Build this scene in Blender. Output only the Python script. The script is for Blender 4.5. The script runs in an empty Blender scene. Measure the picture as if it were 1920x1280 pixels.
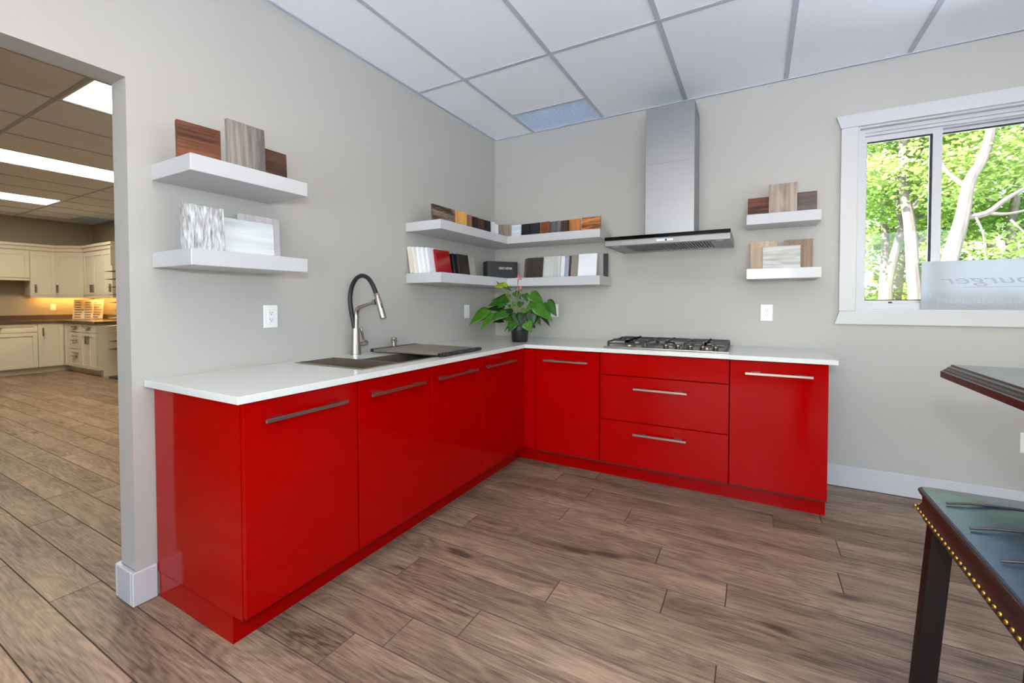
import bpy, bmesh, math, random
from mathutils import Vector, Matrix, Euler
random.seed(7)
S = bpy.context.scene
COL = S.collection
PI = math.pi

# ------------------------------------------------------------------ camera
cam_d = bpy.data.cameras.new('camera')
cam = bpy.data.objects.new('camera', cam_d); COL.objects.link(cam)
S.camera = cam
YAW, PITCH, ROLL, FPX, V0 = 0.5071, -0.0228, -0.0011, 824.31, 585.14
_f = Vector((-math.sin(YAW)*math.cos(PITCH), math.cos(YAW)*math.cos(PITCH), math.sin(PITCH)))
_r = Vector((math.cos(YAW), math.sin(YAW), 0)); _u = _r.cross(_f)
_r2 = _r*math.cos(ROLL) + _u*math.sin(ROLL); _u2 = -_r*math.sin(ROLL) + _u*math.cos(ROLL)
cam.matrix_world = Matrix(((_r2.x, _u2.x, -_f.x, 2.0667), (_r2.y, _u2.y, -_f.y, -3.4041), (_r2.z, _u2.z, -_f.z, 1.1577), (0, 0, 0, 1)))
cam_d.sensor_fit = 'HORIZONTAL'; cam_d.sensor_width = 36.0
cam_d.lens = FPX*36.0/1920.0
cam_d.shift_y = (V0-640.0)/1920.0
cam_d.clip_start = 0.02; cam_d.clip_end = 200

# ------------------------------------------------------------------ world, sun, flash, exposure
W = bpy.data.worlds.new('sky'); S.world = W; W.use_nodes = True
_bg = W.node_tree.nodes['Background']
_sky = W.node_tree.nodes.new('ShaderNodeTexSky'); _sky.sky_type = 'NISHITA'
_sky.sun_disc = False; _sky.sun_elevation = math.radians(48); _sky.sun_rotation = math.radians(200)
_sky.air_density = 1.0; _sky.dust_density = 1.2; _sky.ozone_density = 1.0
W.node_tree.links.new(_sky.outputs[0], _bg.inputs[0]); _bg.inputs[1].default_value = 0.75

def lamp(name, typ, loc, energy, color=(1, 1, 1), **kw):
    d = bpy.data.lights.new(name, typ); d.energy = energy; d.color = color
    for k, v in kw.items(): setattr(d, k, v)
    o = bpy.data.objects.new(name, d); COL.objects.link(o); o.location = loc
    return o
sun = lamp('sun', 'SUN', (0, -20, 30), 31.0, (1.0, 0.98, 0.95), angle=math.radians(0.6))
sun.rotation_euler = Vector((0.66, 0.42, -0.62)).to_track_quat('-Z', 'Y').to_euler()
# the photographer's flash, just above the camera (its hard shadows are on the walls)
flash = lamp('flash', 'POINT', (2.11, -3.44, 1.377), 44.0, (0.78, 0.90, 1.0), shadow_soft_size=0.025)

S.view_settings.view_transform = 'Standard'; S.view_settings.look = 'None'
S.view_settings.gamma = 1.0; S.view_settings.use_curve_mapping = False
S.view_settings.exposure = 0.72
S.cycles.use_denoising = True
S.cycles.caustics_reflective = False; S.cycles.caustics_refractive = False
S.cycles.max_bounces = 9; S.cycles.diffuse_bounces = 5; S.cycles.sample_clamp_indirect = 6.0

# ------------------------------------------------------------------ helpers
def lin(c):
    return tuple(((v/255.0)/12.92 if v/255.0 <= 0.04045 else ((v/255.0+0.055)/1.055)**2.4) for v in c) + (1.0,)

def mat(name, rgb, rough=0.5, metal=0.0, spec=0.5, coat=0.0, emit=None, estr=0.0, bump=None, var=0.0, vscale=8.0, aniso=None):
    m = bpy.data.materials.new(name); m.use_nodes = True; nt = m.node_tree
    b = nt.nodes['Principled BSDF']
    b.inputs['Base Color'].default_value = lin(rgb); b.inputs['Roughness'].default_value = rough
    b.inputs['Metallic'].default_value = metal; b.inputs['Specular IOR Level'].default_value = spec
    if coat: b.inputs['Coat Weight'].default_value = coat; b.inputs['Coat Roughness'].default_value = 0.05
    if emit: b.inputs['Emission Color'].default_value = lin(emit); b.inputs['Emission Strength'].default_value = estr
    if var or bump or aniso:
        tc = nt.nodes.new('ShaderNodeTexCoord'); n = nt.nodes.new('ShaderNodeTexNoise')
        n.inputs['Scale'].default_value = vscale; n.inputs['Detail'].default_value = 5
        src = tc.outputs['Object']
        if aniso:
            mp = nt.nodes.new('ShaderNodeMapping'); mp.inputs['Scale'].default_value = aniso
            nt.links.new(src, mp.inputs[0]); src = mp.outputs[0]
        nt.links.new(src, n.inputs['Vector'])
        if var:
            r = nt.nodes.new('ShaderNodeValToRGB'); c = lin(rgb)
            r.color_ramp.elements[0].position = 0.3; r.color_ramp.elements[1].position = 0.7
            r.color_ramp.elements[0].color = tuple(max(0, v*(1-var)) for v in c[:3]) + (1,)
            r.color_ramp.elements[1].color = tuple(min(1, v*(1+var)) for v in c[:3]) + (1,)
            nt.links.new(n.outputs['Fac'], r.inputs[0]); nt.links.new(r.outputs[0], b.inputs['Base Color'])
        if bump:
            bp = nt.nodes.new('ShaderNodeBump'); bp.inputs['Strength'].default_value = bump; bp.inputs['Distance'].default_value = 0.002
            nt.links.new(n.outputs['Fac'], bp.inputs['Height']); nt.links.new(bp.outputs[0], b.inputs['Normal'])
    return m

def wood(name, dark, light, axis='z', fine=90.0, rings=14.0, rough=0.5, contrast=0.5, broad=2.5, knots=0.0, spec=0.35, bump=0.0, perobj=True, fal=0.035, ral=0.28, rac=1.9, ramp=0.10, bamp=0.9):
    """procedural timber: fine streaks + growth-ring contours along an axis of the object"""
    m = bpy.data.materials.new(name); m.use_nodes = True; nt = m.node_tree; L = nt.links.new
    b = nt.nodes['Principled BSDF']; b.inputs['Roughness'].default_value = rough; b.inputs['Specular IOR Level'].default_value = spec
    tc = nt.nodes.new('ShaderNodeTexCoord'); src = tc.outputs['Object']
    if perobj:
        oi = nt.nodes.new('ShaderNodeObjectInfo'); mu = nt.nodes.new('ShaderNodeVectorMath'); mu.operation = 'MULTIPLY_ADD'
        cx = nt.nodes.new('ShaderNodeCombineXYZ')
        for i in range(3): L(oi.outputs['Random'], cx.inputs[i])
        mu.inputs[1].default_value = (37.0, 53.0, 71.0); L(cx.outputs[0], mu.inputs[0]); L(src, mu.inputs[2]); src = mu.outputs[0]
    i = 'xyz'.index(axis)
    def mapped(al, ac):
        mp = nt.nodes.new('ShaderNodeMapping'); s = [ac]*3; s[i] = al
        mp.inputs['Scale'].default_value = s; L(src, mp.inputs[0]); return mp.outputs[0]
    n1 = nt.nodes.new('ShaderNodeTexNoise'); n1.inputs['Scale'].default_value = 1; n1.inputs['Detail'].default_value = 6; n1.inputs['Roughness'].default_value = 0.65
    L(mapped(fine*fal, fine), n1.inputs['Vector'])
    n2 = nt.nodes.new('ShaderNodeTexNoise'); n2.inputs['Scale'].default_value = 1; n2.inputs['Detail'].default_value = 2.5; n2.inputs['Distortion'].default_value = 0.3
    L(mapped(broad*ral, broad*rac), n2.inputs['Vector'])
    k = nt.nodes.new('ShaderNodeMath'); k.operation = 'MULTIPLY'; k.inputs[1].default_value = rings*6.283; L(n2.outputs['Fac'], k.inputs[0])
    sn = nt.nodes.new('ShaderNodeMath'); sn.operation = 'SINE'; L(k.outputs[0], sn.inputs[0])
    s2 = nt.nodes.new('ShaderNodeMath'); s2.operation = 'MULTIPLY_ADD'; s2.inputs[1].default_value = ramp; s2.inputs[2].default_value = 0.0; L(sn.outputs[0], s2.inputs[0])
    a = nt.nodes.new('ShaderNodeMath'); a.operation = 'ADD'; L(n1.outputs['Fac'], a.inputs[0]); L(s2.outputs[0], a.inputs[1])
    n3 = nt.nodes.new('ShaderNodeTexNoise'); n3.inputs['Scale'].default_value = 1; n3.inputs['Detail'].default_value = 3
    L(mapped(broad*0.55, broad*3.2), n3.inputs['Vector'])
    s3 = nt.nodes.new('ShaderNodeMath'); s3.operation = 'MULTIPLY_ADD'; s3.inputs[1].default_value = bamp; s3.inputs[2].default_value = -bamp/2; L(n3.outputs['Fac'], s3.inputs[0])
    a2 = nt.nodes.new('ShaderNodeMath'); a2.operation = 'ADD'; L(a.outputs[0], a2.inputs[0]); L(s3.outputs[0], a2.inputs[1])
    last = a2
    if knots:
        vo = nt.nodes.new('ShaderNodeTexVoronoi'); vo.inputs['Scale'].default_value = 1; L(mapped(1.7, 5.2), vo.inputs['Vector'])
        kr = nt.nodes.new('ShaderNodeMapRange'); kr.inputs['From Min'].default_value = 0.02; kr.inputs['From Max'].default_value = 0.16
        kr.inputs['To Min'].default_value = -knots; kr.inputs['To Max'].default_value = 0.0
        L(vo.outputs['Distance'], kr.inputs['Value'])
        a3 = nt.nodes.new('ShaderNodeMath'); a3.operation = 'ADD'; L(a2.outputs[0], a3.inputs[0]); L(kr.outputs[0], a3.inputs[1]); last = a3
    r = nt.nodes.new('ShaderNodeValToRGB'); r.color_ramp.elements[0].position = 0.5-contrast*0.42; r.color_ramp.elements[1].position = 0.5+contrast*0.42
    r.color_ramp.elements[0].color = lin(dark); r.color_ramp.elements[1].color = lin(light)
    L(last.outputs[0], r.inputs[0])
    out = r.outputs[0]
    if perobj:
        hs = nt.nodes.new('ShaderNodeHueSaturation'); mr = nt.nodes.new('ShaderNodeMapRange')
        mr.inputs['To Min'].default_value = 0.87; mr.inputs['To Max'].default_value = 1.11
        L(oi.outputs['Random'], mr.inputs['Value']); L(mr.outputs[0], hs.inputs['Value']); L(out, hs.inputs['Color']); out = hs.outputs[0]
    L(out, b.inputs['Base Color'])
    if bump:
        bp = nt.nodes.new('ShaderNodeBump'); bp.inputs['Strength'].default_value = bump; bp.inputs['Distance'].default_value = 0.001
        L(n1.outputs['Fac'], bp.inputs['Height']); L(bp.outputs[0], b.inputs['Normal'])
    return m

def box(bm, x0, x1, y0, y1, z0, z1, bev=0.0, seg=1, M=None):
    vs = [bm.verts.new((x, y, z)) for z in (z0, z1) for y in (y0, y1) for x in (x0, x1)]
    fs = [bm.faces.new([vs[i] for i in q]) for q in ((0, 2, 3, 1), (4, 5, 7, 6), (0, 1, 5, 4), (2, 6, 7, 3), (0, 4, 6, 2), (1, 3, 7, 5))]
    if bev:
        es = list({e for f in fs for e in f.edges})
        res = bmesh.ops.bevel(bm, geom=es, offset=bev, segments=seg, profile=0.5, affect='EDGES')
        vs = list({v for f in res['faces'] for v in f.verts} | {v for v in vs if v.is_valid})
    if M is not None: bmesh.ops.transform(bm, matrix=M, verts=[v for v in vs if v.is_valid])
    return vs

def prism(bm, poly, a0, a1, axis='z', bev=0):
    """extrude a 2-D polygon along an axis; poly points are the two remaining axes in order"""
    def P(p, a):
        return {'z': (p[0], p[1], a), 'y': (p[0], a, p[1]), 'x': (a, p[0], p[1])}[axis]
    A = [bm.verts.new(P(p, a0)) for p in poly]; B = [bm.verts.new(P(p, a1)) for p in poly]
    n = len(poly); fs = [bm.faces.new(A[::-1]), bm.faces.new(B)]
    for i in range(n): fs.append(bm.faces.new((A[i], A[(i+1) % n], B[(i+1) % n], B[i])))
    bmesh.ops.recalc_face_normals(bm, faces=fs)

def cells(bm, us, vs, keep, a0, a1, axis):
    """slab with holes: grid cells in two axes, kept cells extruded along the third"""
    def P(u, v, a):
        return {'z': (u, v, a), 'y': (u, a, v), 'x': (a, u, v)}[axis]
    V = {}
    def gv(i, j, k):
        if (i, j, k) not in V: V[(i, j, k)] = bm.verts.new(P(us[i], vs[j], (a0, a1)[k]))
        return V[(i, j, k)]
    K = {(i, j) for i in range(len(us)-1) for j in range(len(vs)-1) if keep((us[i]+us[i+1])/2, (vs[j]+vs[j+1])/2)}
    fs = []
    for (i, j) in K:
        for k in (0, 1): fs.append(bm.faces.new((gv(i, j, k), gv(i+1, j, k), gv(i+1, j+1, k), gv(i, j+1, k))))
        for (di, dj, e) in ((-1, 0, ((i, j), (i, j+1))), (1, 0, ((i+1, j), (i+1, j+1))), (0, -1, ((i, j), (i+1, j))), (0, 1, ((i, j+1), (i+1, j+1)))):
            if (i+di, j+dj) not in K:
                p, q = e; fs.append(bm.faces.new((gv(*p, 0), gv(*q, 0), gv(*q, 1), gv(*p, 1))))
    bmesh.ops.recalc_face_normals(bm, faces=fs)
    bmesh.ops.dissolve_limit(bm, angle_limit=0.01, verts=bm.verts[:], edges=bm.edges[:])

def tube(bm, pts, rad, n=12, caps=True):
    pts = [Vector(p) for p in pts]
    if not isinstance(rad, (list, tuple)): rad = [rad]*len(pts)
    t0 = (pts[1]-pts[0]).normalized(); up = Vector((0, 0, 1)) if abs(t0.z) < 0.9 else Vector((1, 0, 0))
    nrm = t0.cross(up).normalized(); rings = []
    for i, p in enumerate(pts):
        t = ((pts[i+1]-p) if i == 0 else (p-pts[i-1]) if i == len(pts)-1 else (pts[i+1]-pts[i-1])).normalized()
        nrm = (nrm - t*nrm.dot(t)).normalized(); bn = t.cross(nrm)
        rings.append([bm.verts.new(p + (nrm*math.cos(2*PI*k/n) + bn*math.sin(2*PI*k/n))*rad[i]) for k in range(n)])
    fs = []
    for a, b in zip(rings, rings[1:]):
        for k in range(n): fs.append(bm.faces.new((a[k], a[(k+1) % n], b[(k+1) % n], b[k])))
    if caps: fs += [bm.faces.new(rings[0][::-1]), bm.faces.new(rings[-1])]
    bmesh.ops.recalc_face_normals(bm, faces=fs)

def smoothpts(pts, k=4):
    """Catmull-Rom through the points"""
    P = [Vector(p) for p in pts]; P = [2*P[0]-P[1]] + P + [2*P[-1]-P[-2]]; out = []
    for i in range(1, len(P)-2):
        for j in range(k):
            t = j/k; a, b, c, d = P[i-1:i+3]
            out.append(0.5*((2*b) + (c-a)*t + (2*a-5*b+4*c-d)*t*t + (3*b-3*c+d-a)*t**3))
    return out + [P[-2]]

def lathe(bm, prof, c, n=24):
    rings = [[bm.verts.new((c[0]+r*math.cos(2*PI*k/n), c[1]+r*math.sin(2*PI*k/n), c[2]+z)) for k in range(n)] for r, z in prof]
    fs = []
    for a, b in zip(rings, rings[1:]):
        for k in range(n): fs.append(bm.faces.new((a[k], a[(k+1) % n], b[(k+1) % n], b[k])))
    fs += [bm.faces.new(rings[0][::-1]), bm.faces.new(rings[-1])]
    bmesh.ops.recalc_face_normals(bm, faces=fs)

def wloc(o):
    v = Vector((0, 0, 0))
    while o is not None: v += o.location; o = o.parent
    return v

def obj(name, bm, material, parent=None, smooth=False, origin=None):
    me = bpy.data.meshes.new(name); bm.to_mesh(me); bm.free()
    o = bpy.data.objects.new(name, me); COL.objects.link(o)
    off = Vector((0, 0, 0))
    if parent is not None: o.parent = parent; off = wloc(parent)
    if origin is not None:
        o.location = Vector(origin)-off; off = Vector(origin)
    me.transform(Matrix.Translation(-off))
    for m in (material if isinstance(material, (list, tuple)) else [material]): me.materials.append(m)
    if smooth:
        for p in me.polygons: p.use_smooth = True
        try: me.set_sharp_from_angle(angle=math.radians(35))
        except Exception: pass
    return o

def thing(name, label, cat, loc=(0, 0, 0), group=None):
    o = bpy.data.objects.new(name, None); COL.objects.link(o); o.location = loc
    o.empty_display_size = 0.05
    return tag(o, label, cat, group)
def tag(o, label, cat, group=None):
    o['label'] = label; o['category'] = cat
    if group: o['group'] = group
    return o
def struct(name, bm, m, **k):
    o = obj(name, bm, m, **k); o['kind'] = 'structure'; return o
def BM(): return bmesh.new()
def pbox(name, m, parent, *d, bev=0.0, seg=1, smooth=False):
    bm = BM(); box(bm, *d, bev=bev, seg=seg); return obj(name, bm, m, parent, smooth)

# ------------------------------------------------------------------ materials
M_wall = mat('wall_paint', (180, 177, 170), 0.6, bump=0.05, vscale=220)
M_wallbg = mat('wall_paint_showroom', (172, 160, 138), 0.7)
M_trim = mat('white_trim', (198, 198, 198), 0.35)
M_tile = mat('ceiling_tile_white', (246, 250, 254), 0.85, bump=0.12, vscale=260)
M_tee = mat('grid_tee_grey', (186, 193, 202), 0.5)
M_vent = mat('vent_plastic', (214, 230, 250), 0.4)
M_ventback = mat('vent_duct', (205, 222, 248), 0.8)
M_floor = wood('oak_plank', (82, 65, 52), (172, 146, 123), 'x', fine=150, rings=13, rough=0.42, contrast=0.66, broad=2.1, knots=0.40, spec=0.3, bump=0.2, fal=.05, ral=.62, rac=2.9, ramp=.06, bamp=.8)
M_sub = mat('floor_joint', (48, 38, 32), 0.8)
M_red = mat('red_gloss', (158, 0, 0), 0.09, spec=0.16, var=0.03, vscale=3, aniso=(1, 1, 30))
M_redin = mat('red_carcass', (60, 2, 4), 0.5)
M_quartz = mat('white_quartz', (214, 216, 211), 0.12, spec=0.5, var=0.02, vscale=60)
M_shelf = mat('white_lacquer', (190, 191, 193), 0.18)
M_steel = mat('brushed_steel', (176, 174, 172), 0.28, metal=1.0, var=0.08, vscale=6, aniso=(60, 60, 1))
M_steelh = mat('brushed_steel_hood', (148, 150, 153), 0.45, metal=0.85, var=0.02, vscale=2, aniso=(1, 1, 60))
M_sink = mat('sink_steel', (146, 134, 120), 0.36, metal=0.75, var=0.06, vscale=9)
M_hand = mat('handle_nickel', (168, 150, 143), 0.3, metal=1.0)
M_nick = mat('brushed_nickel', (176, 168, 160), 0.24, metal=1.0)
M_hose = mat('black_hose', (22, 23, 28), 0.45, bump=0.3, vscale=300)
M_black = mat('black_gloss', (4, 4, 5), 0.08, spec=0.15)
M_iron = mat('cast_iron', (38, 36, 37), 0.45)
M_rubber = mat('black_rubber', (24, 25, 30), 0.5)
M_knob = mat('bronze_knob', (70, 58, 54), 0.3, metal=0.7)
M_plate = mat('white_plastic', (238, 238, 236), 0.3)
M_slot = mat('dark_slot', (40, 40, 42), 0.6)
M_pot = mat('pot_black', (24, 23, 26), 0.35)
M_soil = mat('soil', (58, 40, 30), 0.9, bump=0.6, vscale=90)
M_white2 = mat('vinyl_white', (198, 199, 202), 0.3)
M_gasket = mat('gasket_dark', (16, 18, 40), 0.5)
M_mahog = wood('mahogany', (26, 14, 11), (60, 36, 28), 'y', fine=80, rings=6, rough=0.32, contrast=0.8, spec=0.35)
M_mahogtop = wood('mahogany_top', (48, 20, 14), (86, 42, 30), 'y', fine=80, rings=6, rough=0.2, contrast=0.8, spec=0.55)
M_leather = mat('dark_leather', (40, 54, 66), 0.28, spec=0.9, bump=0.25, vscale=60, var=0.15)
M_leatherside = mat('dark_leather_side', (44, 19, 16), 0.45, spec=0.4, bump=0.2, vscale=80, var=0.1)
M_seam = mat('dark_stitch', (30, 20, 20), 0.5)
M_brass = mat('brass', (190, 150, 70), 0.3, metal=1.0)
M_legwood = mat('dark_leg_wood', (22, 11, 9), 0.5, spec=0.2, var=0.2, vscale=4, aniso=(30, 30, 1))
M_cab = mat('cream_cabinet', (226, 217, 196), 0.4)
M_ctrbg = mat('brown_laminate', (96, 78, 66), 0.25, var=0.35, vscale=70)
M_diff = mat('troffer_diffuser', (255, 255, 255), 0.5, emit=(255, 246, 224), estr=11.5)
M_diff2 = mat('troffer_diffuser_cool', (255, 255, 255), 0.5, emit=(255, 222, 182), estr=3.4)  # warm glow of the added ceiling panels out of view
M_frame = mat('troffer_frame', (226, 226, 224), 0.5)
M_under = mat('under_cabinet_lamp', (255, 240, 200), 0.5, emit=(255, 196, 112), estr=30.0)

def glass_mat(name, tint=(1, 1, 1, 1), refl=1.3):
    m = bpy.data.materials.new(name); m.use_nodes = True; nt = m.node_tree
    for n in list(nt.nodes): nt.nodes.remove(n)
    o = nt.nodes.new('ShaderNodeOutputMaterial'); mx = nt.nodes.new('ShaderNodeMixShader'); f = nt.nodes.new('ShaderNodeFresnel'); f.inputs[0].default_value = refl
    t = nt.nodes.new('ShaderNodeBsdfTransparent'); t.inputs[0].default_value = tint; g = nt.nodes.new('ShaderNodeBsdfGlossy'); g.inputs['Roughness'].default_value = 0.02
    nt.links.new(f.outputs[0], mx.inputs[0]); nt.links.new(t.outputs[0], mx.inputs[1]); nt.links.new(g.outputs[0], mx.inputs[2]); nt.links.new(mx.outputs[0], o.inputs[0])
    return m
M_glass = glass_mat('window_glass')
M_sign = bpy.data.materials.new('corrugated_plastic'); M_sign.use_nodes = True
def _sign():
    nt = M_sign.node_tree; L = nt.links.new
    for n in list(nt.nodes): nt.nodes.remove(n)
    o = nt.nodes.new('ShaderNodeOutputMaterial'); mx = nt.nodes.new('ShaderNodeMixShader'); mx.inputs[0].default_value = 0.55
    d = nt.nodes.new('ShaderNodeBsdfDiffuse'); d.inputs[0].default_value = lin((226, 228, 230)); t = nt.nodes.new('ShaderNodeBsdfTranslucent'); t.inputs[0].default_value = lin((202, 205, 210))
    tc = nt.nodes.new('ShaderNodeTexCoord'); w = nt.nodes.new('ShaderNodeTexWave'); w.inputs['Scale'].default_value = 60; w.bands_direction = 'X'
    bp = nt.nodes.new('ShaderNodeBump'); bp.inputs['Strength'].default_value = 0.25; bp.inputs['Distance'].default_value = 0.002
    L(tc.outputs['Object'], w.inputs['Vector']); L(w.outputs['Fac'], bp.inputs['Height']); L(bp.outputs[0], d.inputs['Normal'])
    L(d.outputs[0], mx.inputs[1]); L(t.outputs[0], mx.inputs[2]); L(mx.outputs[0], o.inputs[0])
_sign()
M_print = mat('faded_print', (172, 174, 180), 0.6)
M_print2 = mat('faded_print_light', (188, 192, 196), 0.6)

# ------------------------------------------------------------------ the setting
H = 2.6033
XR, YF = 5.4, -6.2          # right wall and wall behind the camera
XB = -8.78                  # far wall of the showroom
OP0, OP1, OPZ = -4.35, -2.653, 2.0
WX0, WX1, WZ0, WZ1 = 2.60, 4.20, 1.10, 2.225

bm = BM(); cells(bm, [YF-.12, OP0, OP1, 0.16], [-0.1, OPZ, H+.25], lambda u, v: not (OP0 < u < OP1 and v < OPZ), -0.12, 0.0, 'x'); struct('wall_left', bm, M_wall)
bm = BM(); cells(bm, [0.0, WX0, WX1, XR+.12], [-0.1, WZ0, WZ1, H+.25], lambda u, v: not (WX0 < u < WX1 and WZ0 < v < WZ1), 0.0, 0.16, 'y'); struct('wall_back', bm, M_wall)
RW = [(-3.3, -1.5)]; FW = [(.5, 2.6), (2.9, 5.0)]; RZ0, RZ1 = .75, 2.32  # openings for the added daylight windows, all out of view
bm = BM(); cells(bm, [YF, RW[0][0], RW[0][1], 0.0], [-0.1, RZ0, RZ1, H+.25], lambda u, v: not (any(a < u < b for a, b in RW) and RZ0 < v < RZ1), XR, XR+.12, 'x'); struct('wall_right', bm, M_wall)
bm = BM(); cells(bm, [0.0, FW[0][0], FW[0][1], FW[1][0], FW[1][1], XR], [-0.1, .3, 2.4, H+.25], lambda u, v: not (any(a < u < b for a, b in FW) and .3 < v < 2.4), YF-.12, YF, 'y'); struct('wall_front', bm, M_wall)
bm = BM(); box(bm, XB-.12, -0.12, 0.0, 0.16, -0.1, H+.25); struct('wall_showroom_back', bm, M_wallbg)
bm = BM(); box(bm, XB-.12, XB, YF, 0.0, -0.1, H+.25); struct('wall_showroom_far', bm, M_wallbg)
bm = BM(); box(bm, XB-.12, -0.12, YF-.12, YF, -0.1, H+.25); struct('wall_showroom_front', bm, M_wallbg)

# floor: sub-floor with one object per plank
bm = BM(); box(bm, XB, XR, YF, 0.0, -0.1, -0.006)
floor = struct('floor', bm, [M_sub])
bm = BM(); box(bm, XB, XR, YF, -3.283, -0.006, -0.0002)
pl = obj('plank_field', bm, M_floor, floor)
PITCHY, Y0, PL = 0.1550, -1.882, 1.2205
JOINT = {-3: .979, -2: 1.173, 2: 1.974, 4: 2.382, -1: 1.967, -4: .85, 5: 1.470, 7: 2.156, 6: 2.415, -5: -1.207, -6: -.31, 3: 1.687, 1: 1.765, 0: 1.365, -7: -.81}
def plank_mesh(w):
    b2 = BM(); box(b2, -w/2+.0004, w/2-.0004, -PITCHY/2+.0004, PITCHY/2-.0004, -0.006, 0.0, bev=0.0018)
    for f in b2.faces:
        if max(abs(c) for c in f.normal) < .95: f.material_index = 1
    me = bpy.data.meshes.new('plank'); b2.to_mesh(me); b2.free(); me.materials.append(M_floor); me.materials.append(M_edge); return me
M_edge = mat('plank_bevel', (88, 71, 59), 0.6)
plank_me = plank_mesh(PL)
def plank(x0, x1, yc):
    o = bpy.data.objects.new('plank', plank_me if x1-x0 > PL-.001 else plank_mesh(x1-x0)); COL.objects.link(o); o.parent = floor; o.location = ((x0+x1)/2, yc, 0)
for k in range(-9, 12):
    yc = Y0+(k+.5)*PITCHY
    if yc+PITCHY/2 > 0: continue
    j = JOINT.get(k, random.uniform(0, PL)); x = j-PL*math.ceil((j-XB)/PL)
    while x < XR:
        a, b_ = max(x, XB), min(x+PL, XR)
        if b_-a > .02 and not (0.0 < a and b_ < 2.35 and yc > -.45): plank(a, b_, yc)
        x += PL

# ceilings: slab, lay-in tiles, tees
bm = BM(); box(bm, XB, XR, YF, 0.0, H+.05, H+.25)
ceil = struct('ceiling', bm, M_tile)
G, GX, GY, GL = 0.6096, 0.392, -1.0294, 1.2192
tile_cache = {}
def tile(x0, x1, y0, y1):
    w, d = round(x1-x0-.008, 4), round(y1-y0-.008, 4)
    if w < .03 or d < .03: return
    if (w, d) not in tile_cache:
        b2 = BM(); box(b2, -w/2, w/2, -d/2, d/2, 0.0, 0.014, bev=0.002)
        me = bpy.data.meshes.new('ceiling_tile'); b2.to_mesh(me); b2.free(); me.materials.append(M_tile); tile_cache[(w, d)] = me
    o = bpy.data.objects.new('ceiling_tile', tile_cache[(w, d)]); COL.objects.link(o); o.parent = ceil; o.location = ((x0+x1)/2, (y0+y1)/2, H+.0015)
def tee(x0, x1, y0, y1):
    b2 = BM(); box(b2, x0, x1, y0, y1, H-.002, H+.0012); obj('grid_tee', b2, M_tee, ceil)
def grid(x0, x1, xs, ys, skip):
    X = [x0]+xs+[x1]; Y = [YF]+ys+[0.0]
    for a, b_ in zip(X, X[1:]):
        for c, d in zip(Y, Y[1:]):
            if not skip((a+b_)/2, (c+d)/2): tile(a, b_, c, d)
    for x in xs: tee(x-.0125, x+.0125, YF, 0)
    for y in ys:
        for a, b_ in zip(X, X[1:]): tee(a+(.0125 if a > x0 else 0), b_-(.0125 if b_ < x1 else 0), y-.0125, y+.0125)
    for (a, b_, c, d) in ((x0, x1, -.02, 0), (x0, x1, YF, YF+.02), (x0, x0+.02, YF+.02, -.02), (x1-.02, x1, YF+.02, -.02)):
        b2 = BM(); box(b2, a, b_, c, d, H-.0045, H+.0012); obj('wall_angle', b2, M_tee, ceil)
xs1 = [GX+G*i for i in range(9) if GX+G*i < XR-.05]; ys1 = [GY-GL*i for i in range(5) if GY-GL*i > YF+.05][::-1]
def cellof(x, y): return (int(math.floor((x-GX)/G))+1, int(math.floor((GY-y)/GL))+1 if y < GY else 0)
TR1 = [(GX+G*1, GY-2*GL), (GX+G*4, GY-2*GL), (GX+G*1, GY-4*GL+.0), (GX+G*4, GY-4*GL)]
def intr1(x, y): return any(a < x < a+G and b < y < b+GL for a, b in TR1) or (GX < x < GX+G and y > GY)
grid(0.0, XR, xs1, ys1, intr1)
VY = -.395
tile(GX, GX+G, GY, VY); tee(GX+.0125, GX+G-.0125, VY-.0125, VY+.0125)
xs2 = [-2.30+G, -2.30, -2.91, -3.52, -4.13, -4.74, -5.35, -5.96, -6.57, -7.18, -7.79, -8.40][::-1]
xs2 = xs2 + [-1.08, -.47]; ys2 = [-1.0-GL*4, -1.0-GL*3, -1.0-GL*2, -1.0-GL, -1.0]
TR2 = [(-2.30, -1.0-GL), (-4.74, -1.0-GL), (-7.18, -1.0-GL)]
def intr2(x, y): return any(a < x < a+.61 and b < y < b+GL for a, b in TR2) or (-8.40 < x < -7.79 and y > -1.0)
grid(XB, -0.12, xs2, ys2, intr2)
tile(-8.40, -7.79, -1.0, -.42); tee(-8.39, -7.80, -.432, -.408)

def troffer(x, y, dm, label, group):
    t = thing('ceiling_light', label, 'ceiling light', (x+.305, y+GL/2, H), group)
    b2 = BM(); box(b2, x+.013, x+.597, y+.013, y+GL-.013, H+.014, H+.045); obj('housing', b2, M_frame, t)
    b2 = BM(); box(b2, x+.030, x+.580, y+.030, y+GL-.030, H+.004, H+.0135); obj('diffuser', b2, dm, t)
    b2 = BM(); cells(b2, [x+.013, x+.030, x+.580, x+.597], [y+.013, y+.030, y+GL-.030, y+GL-.013], lambda u, v: not (x+.03 < u < x+.58 and y+.03 < v < y+GL-.03), H+.001, H+.0135, 'z'); obj('frame', b2, M_frame, t)
TL = ['glowing ceiling light panel of the showroom nearest the doorway', 'middle glowing ceiling light panel of the showroom', 'farthest glowing ceiling light panel, above the cream cabinets']
for i, (x, y) in enumerate(TR2):
    troffer(x, y, M_diff, TL[i], 'showroom ceiling lights')
for i, (x, y) in enumerate(TR1): troffer(x, y, M_diff2, ['ceiling light panel overhead, between the camera and the doorway wall', 'ceiling light panel overhead, right of the camera', 'ceiling light panel behind the camera on the doorway side', 'ceiling light panel behind the camera on the window side'][i], 'kitchen corner ceiling lights')  # panels out of view, added to light the room from above

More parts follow.
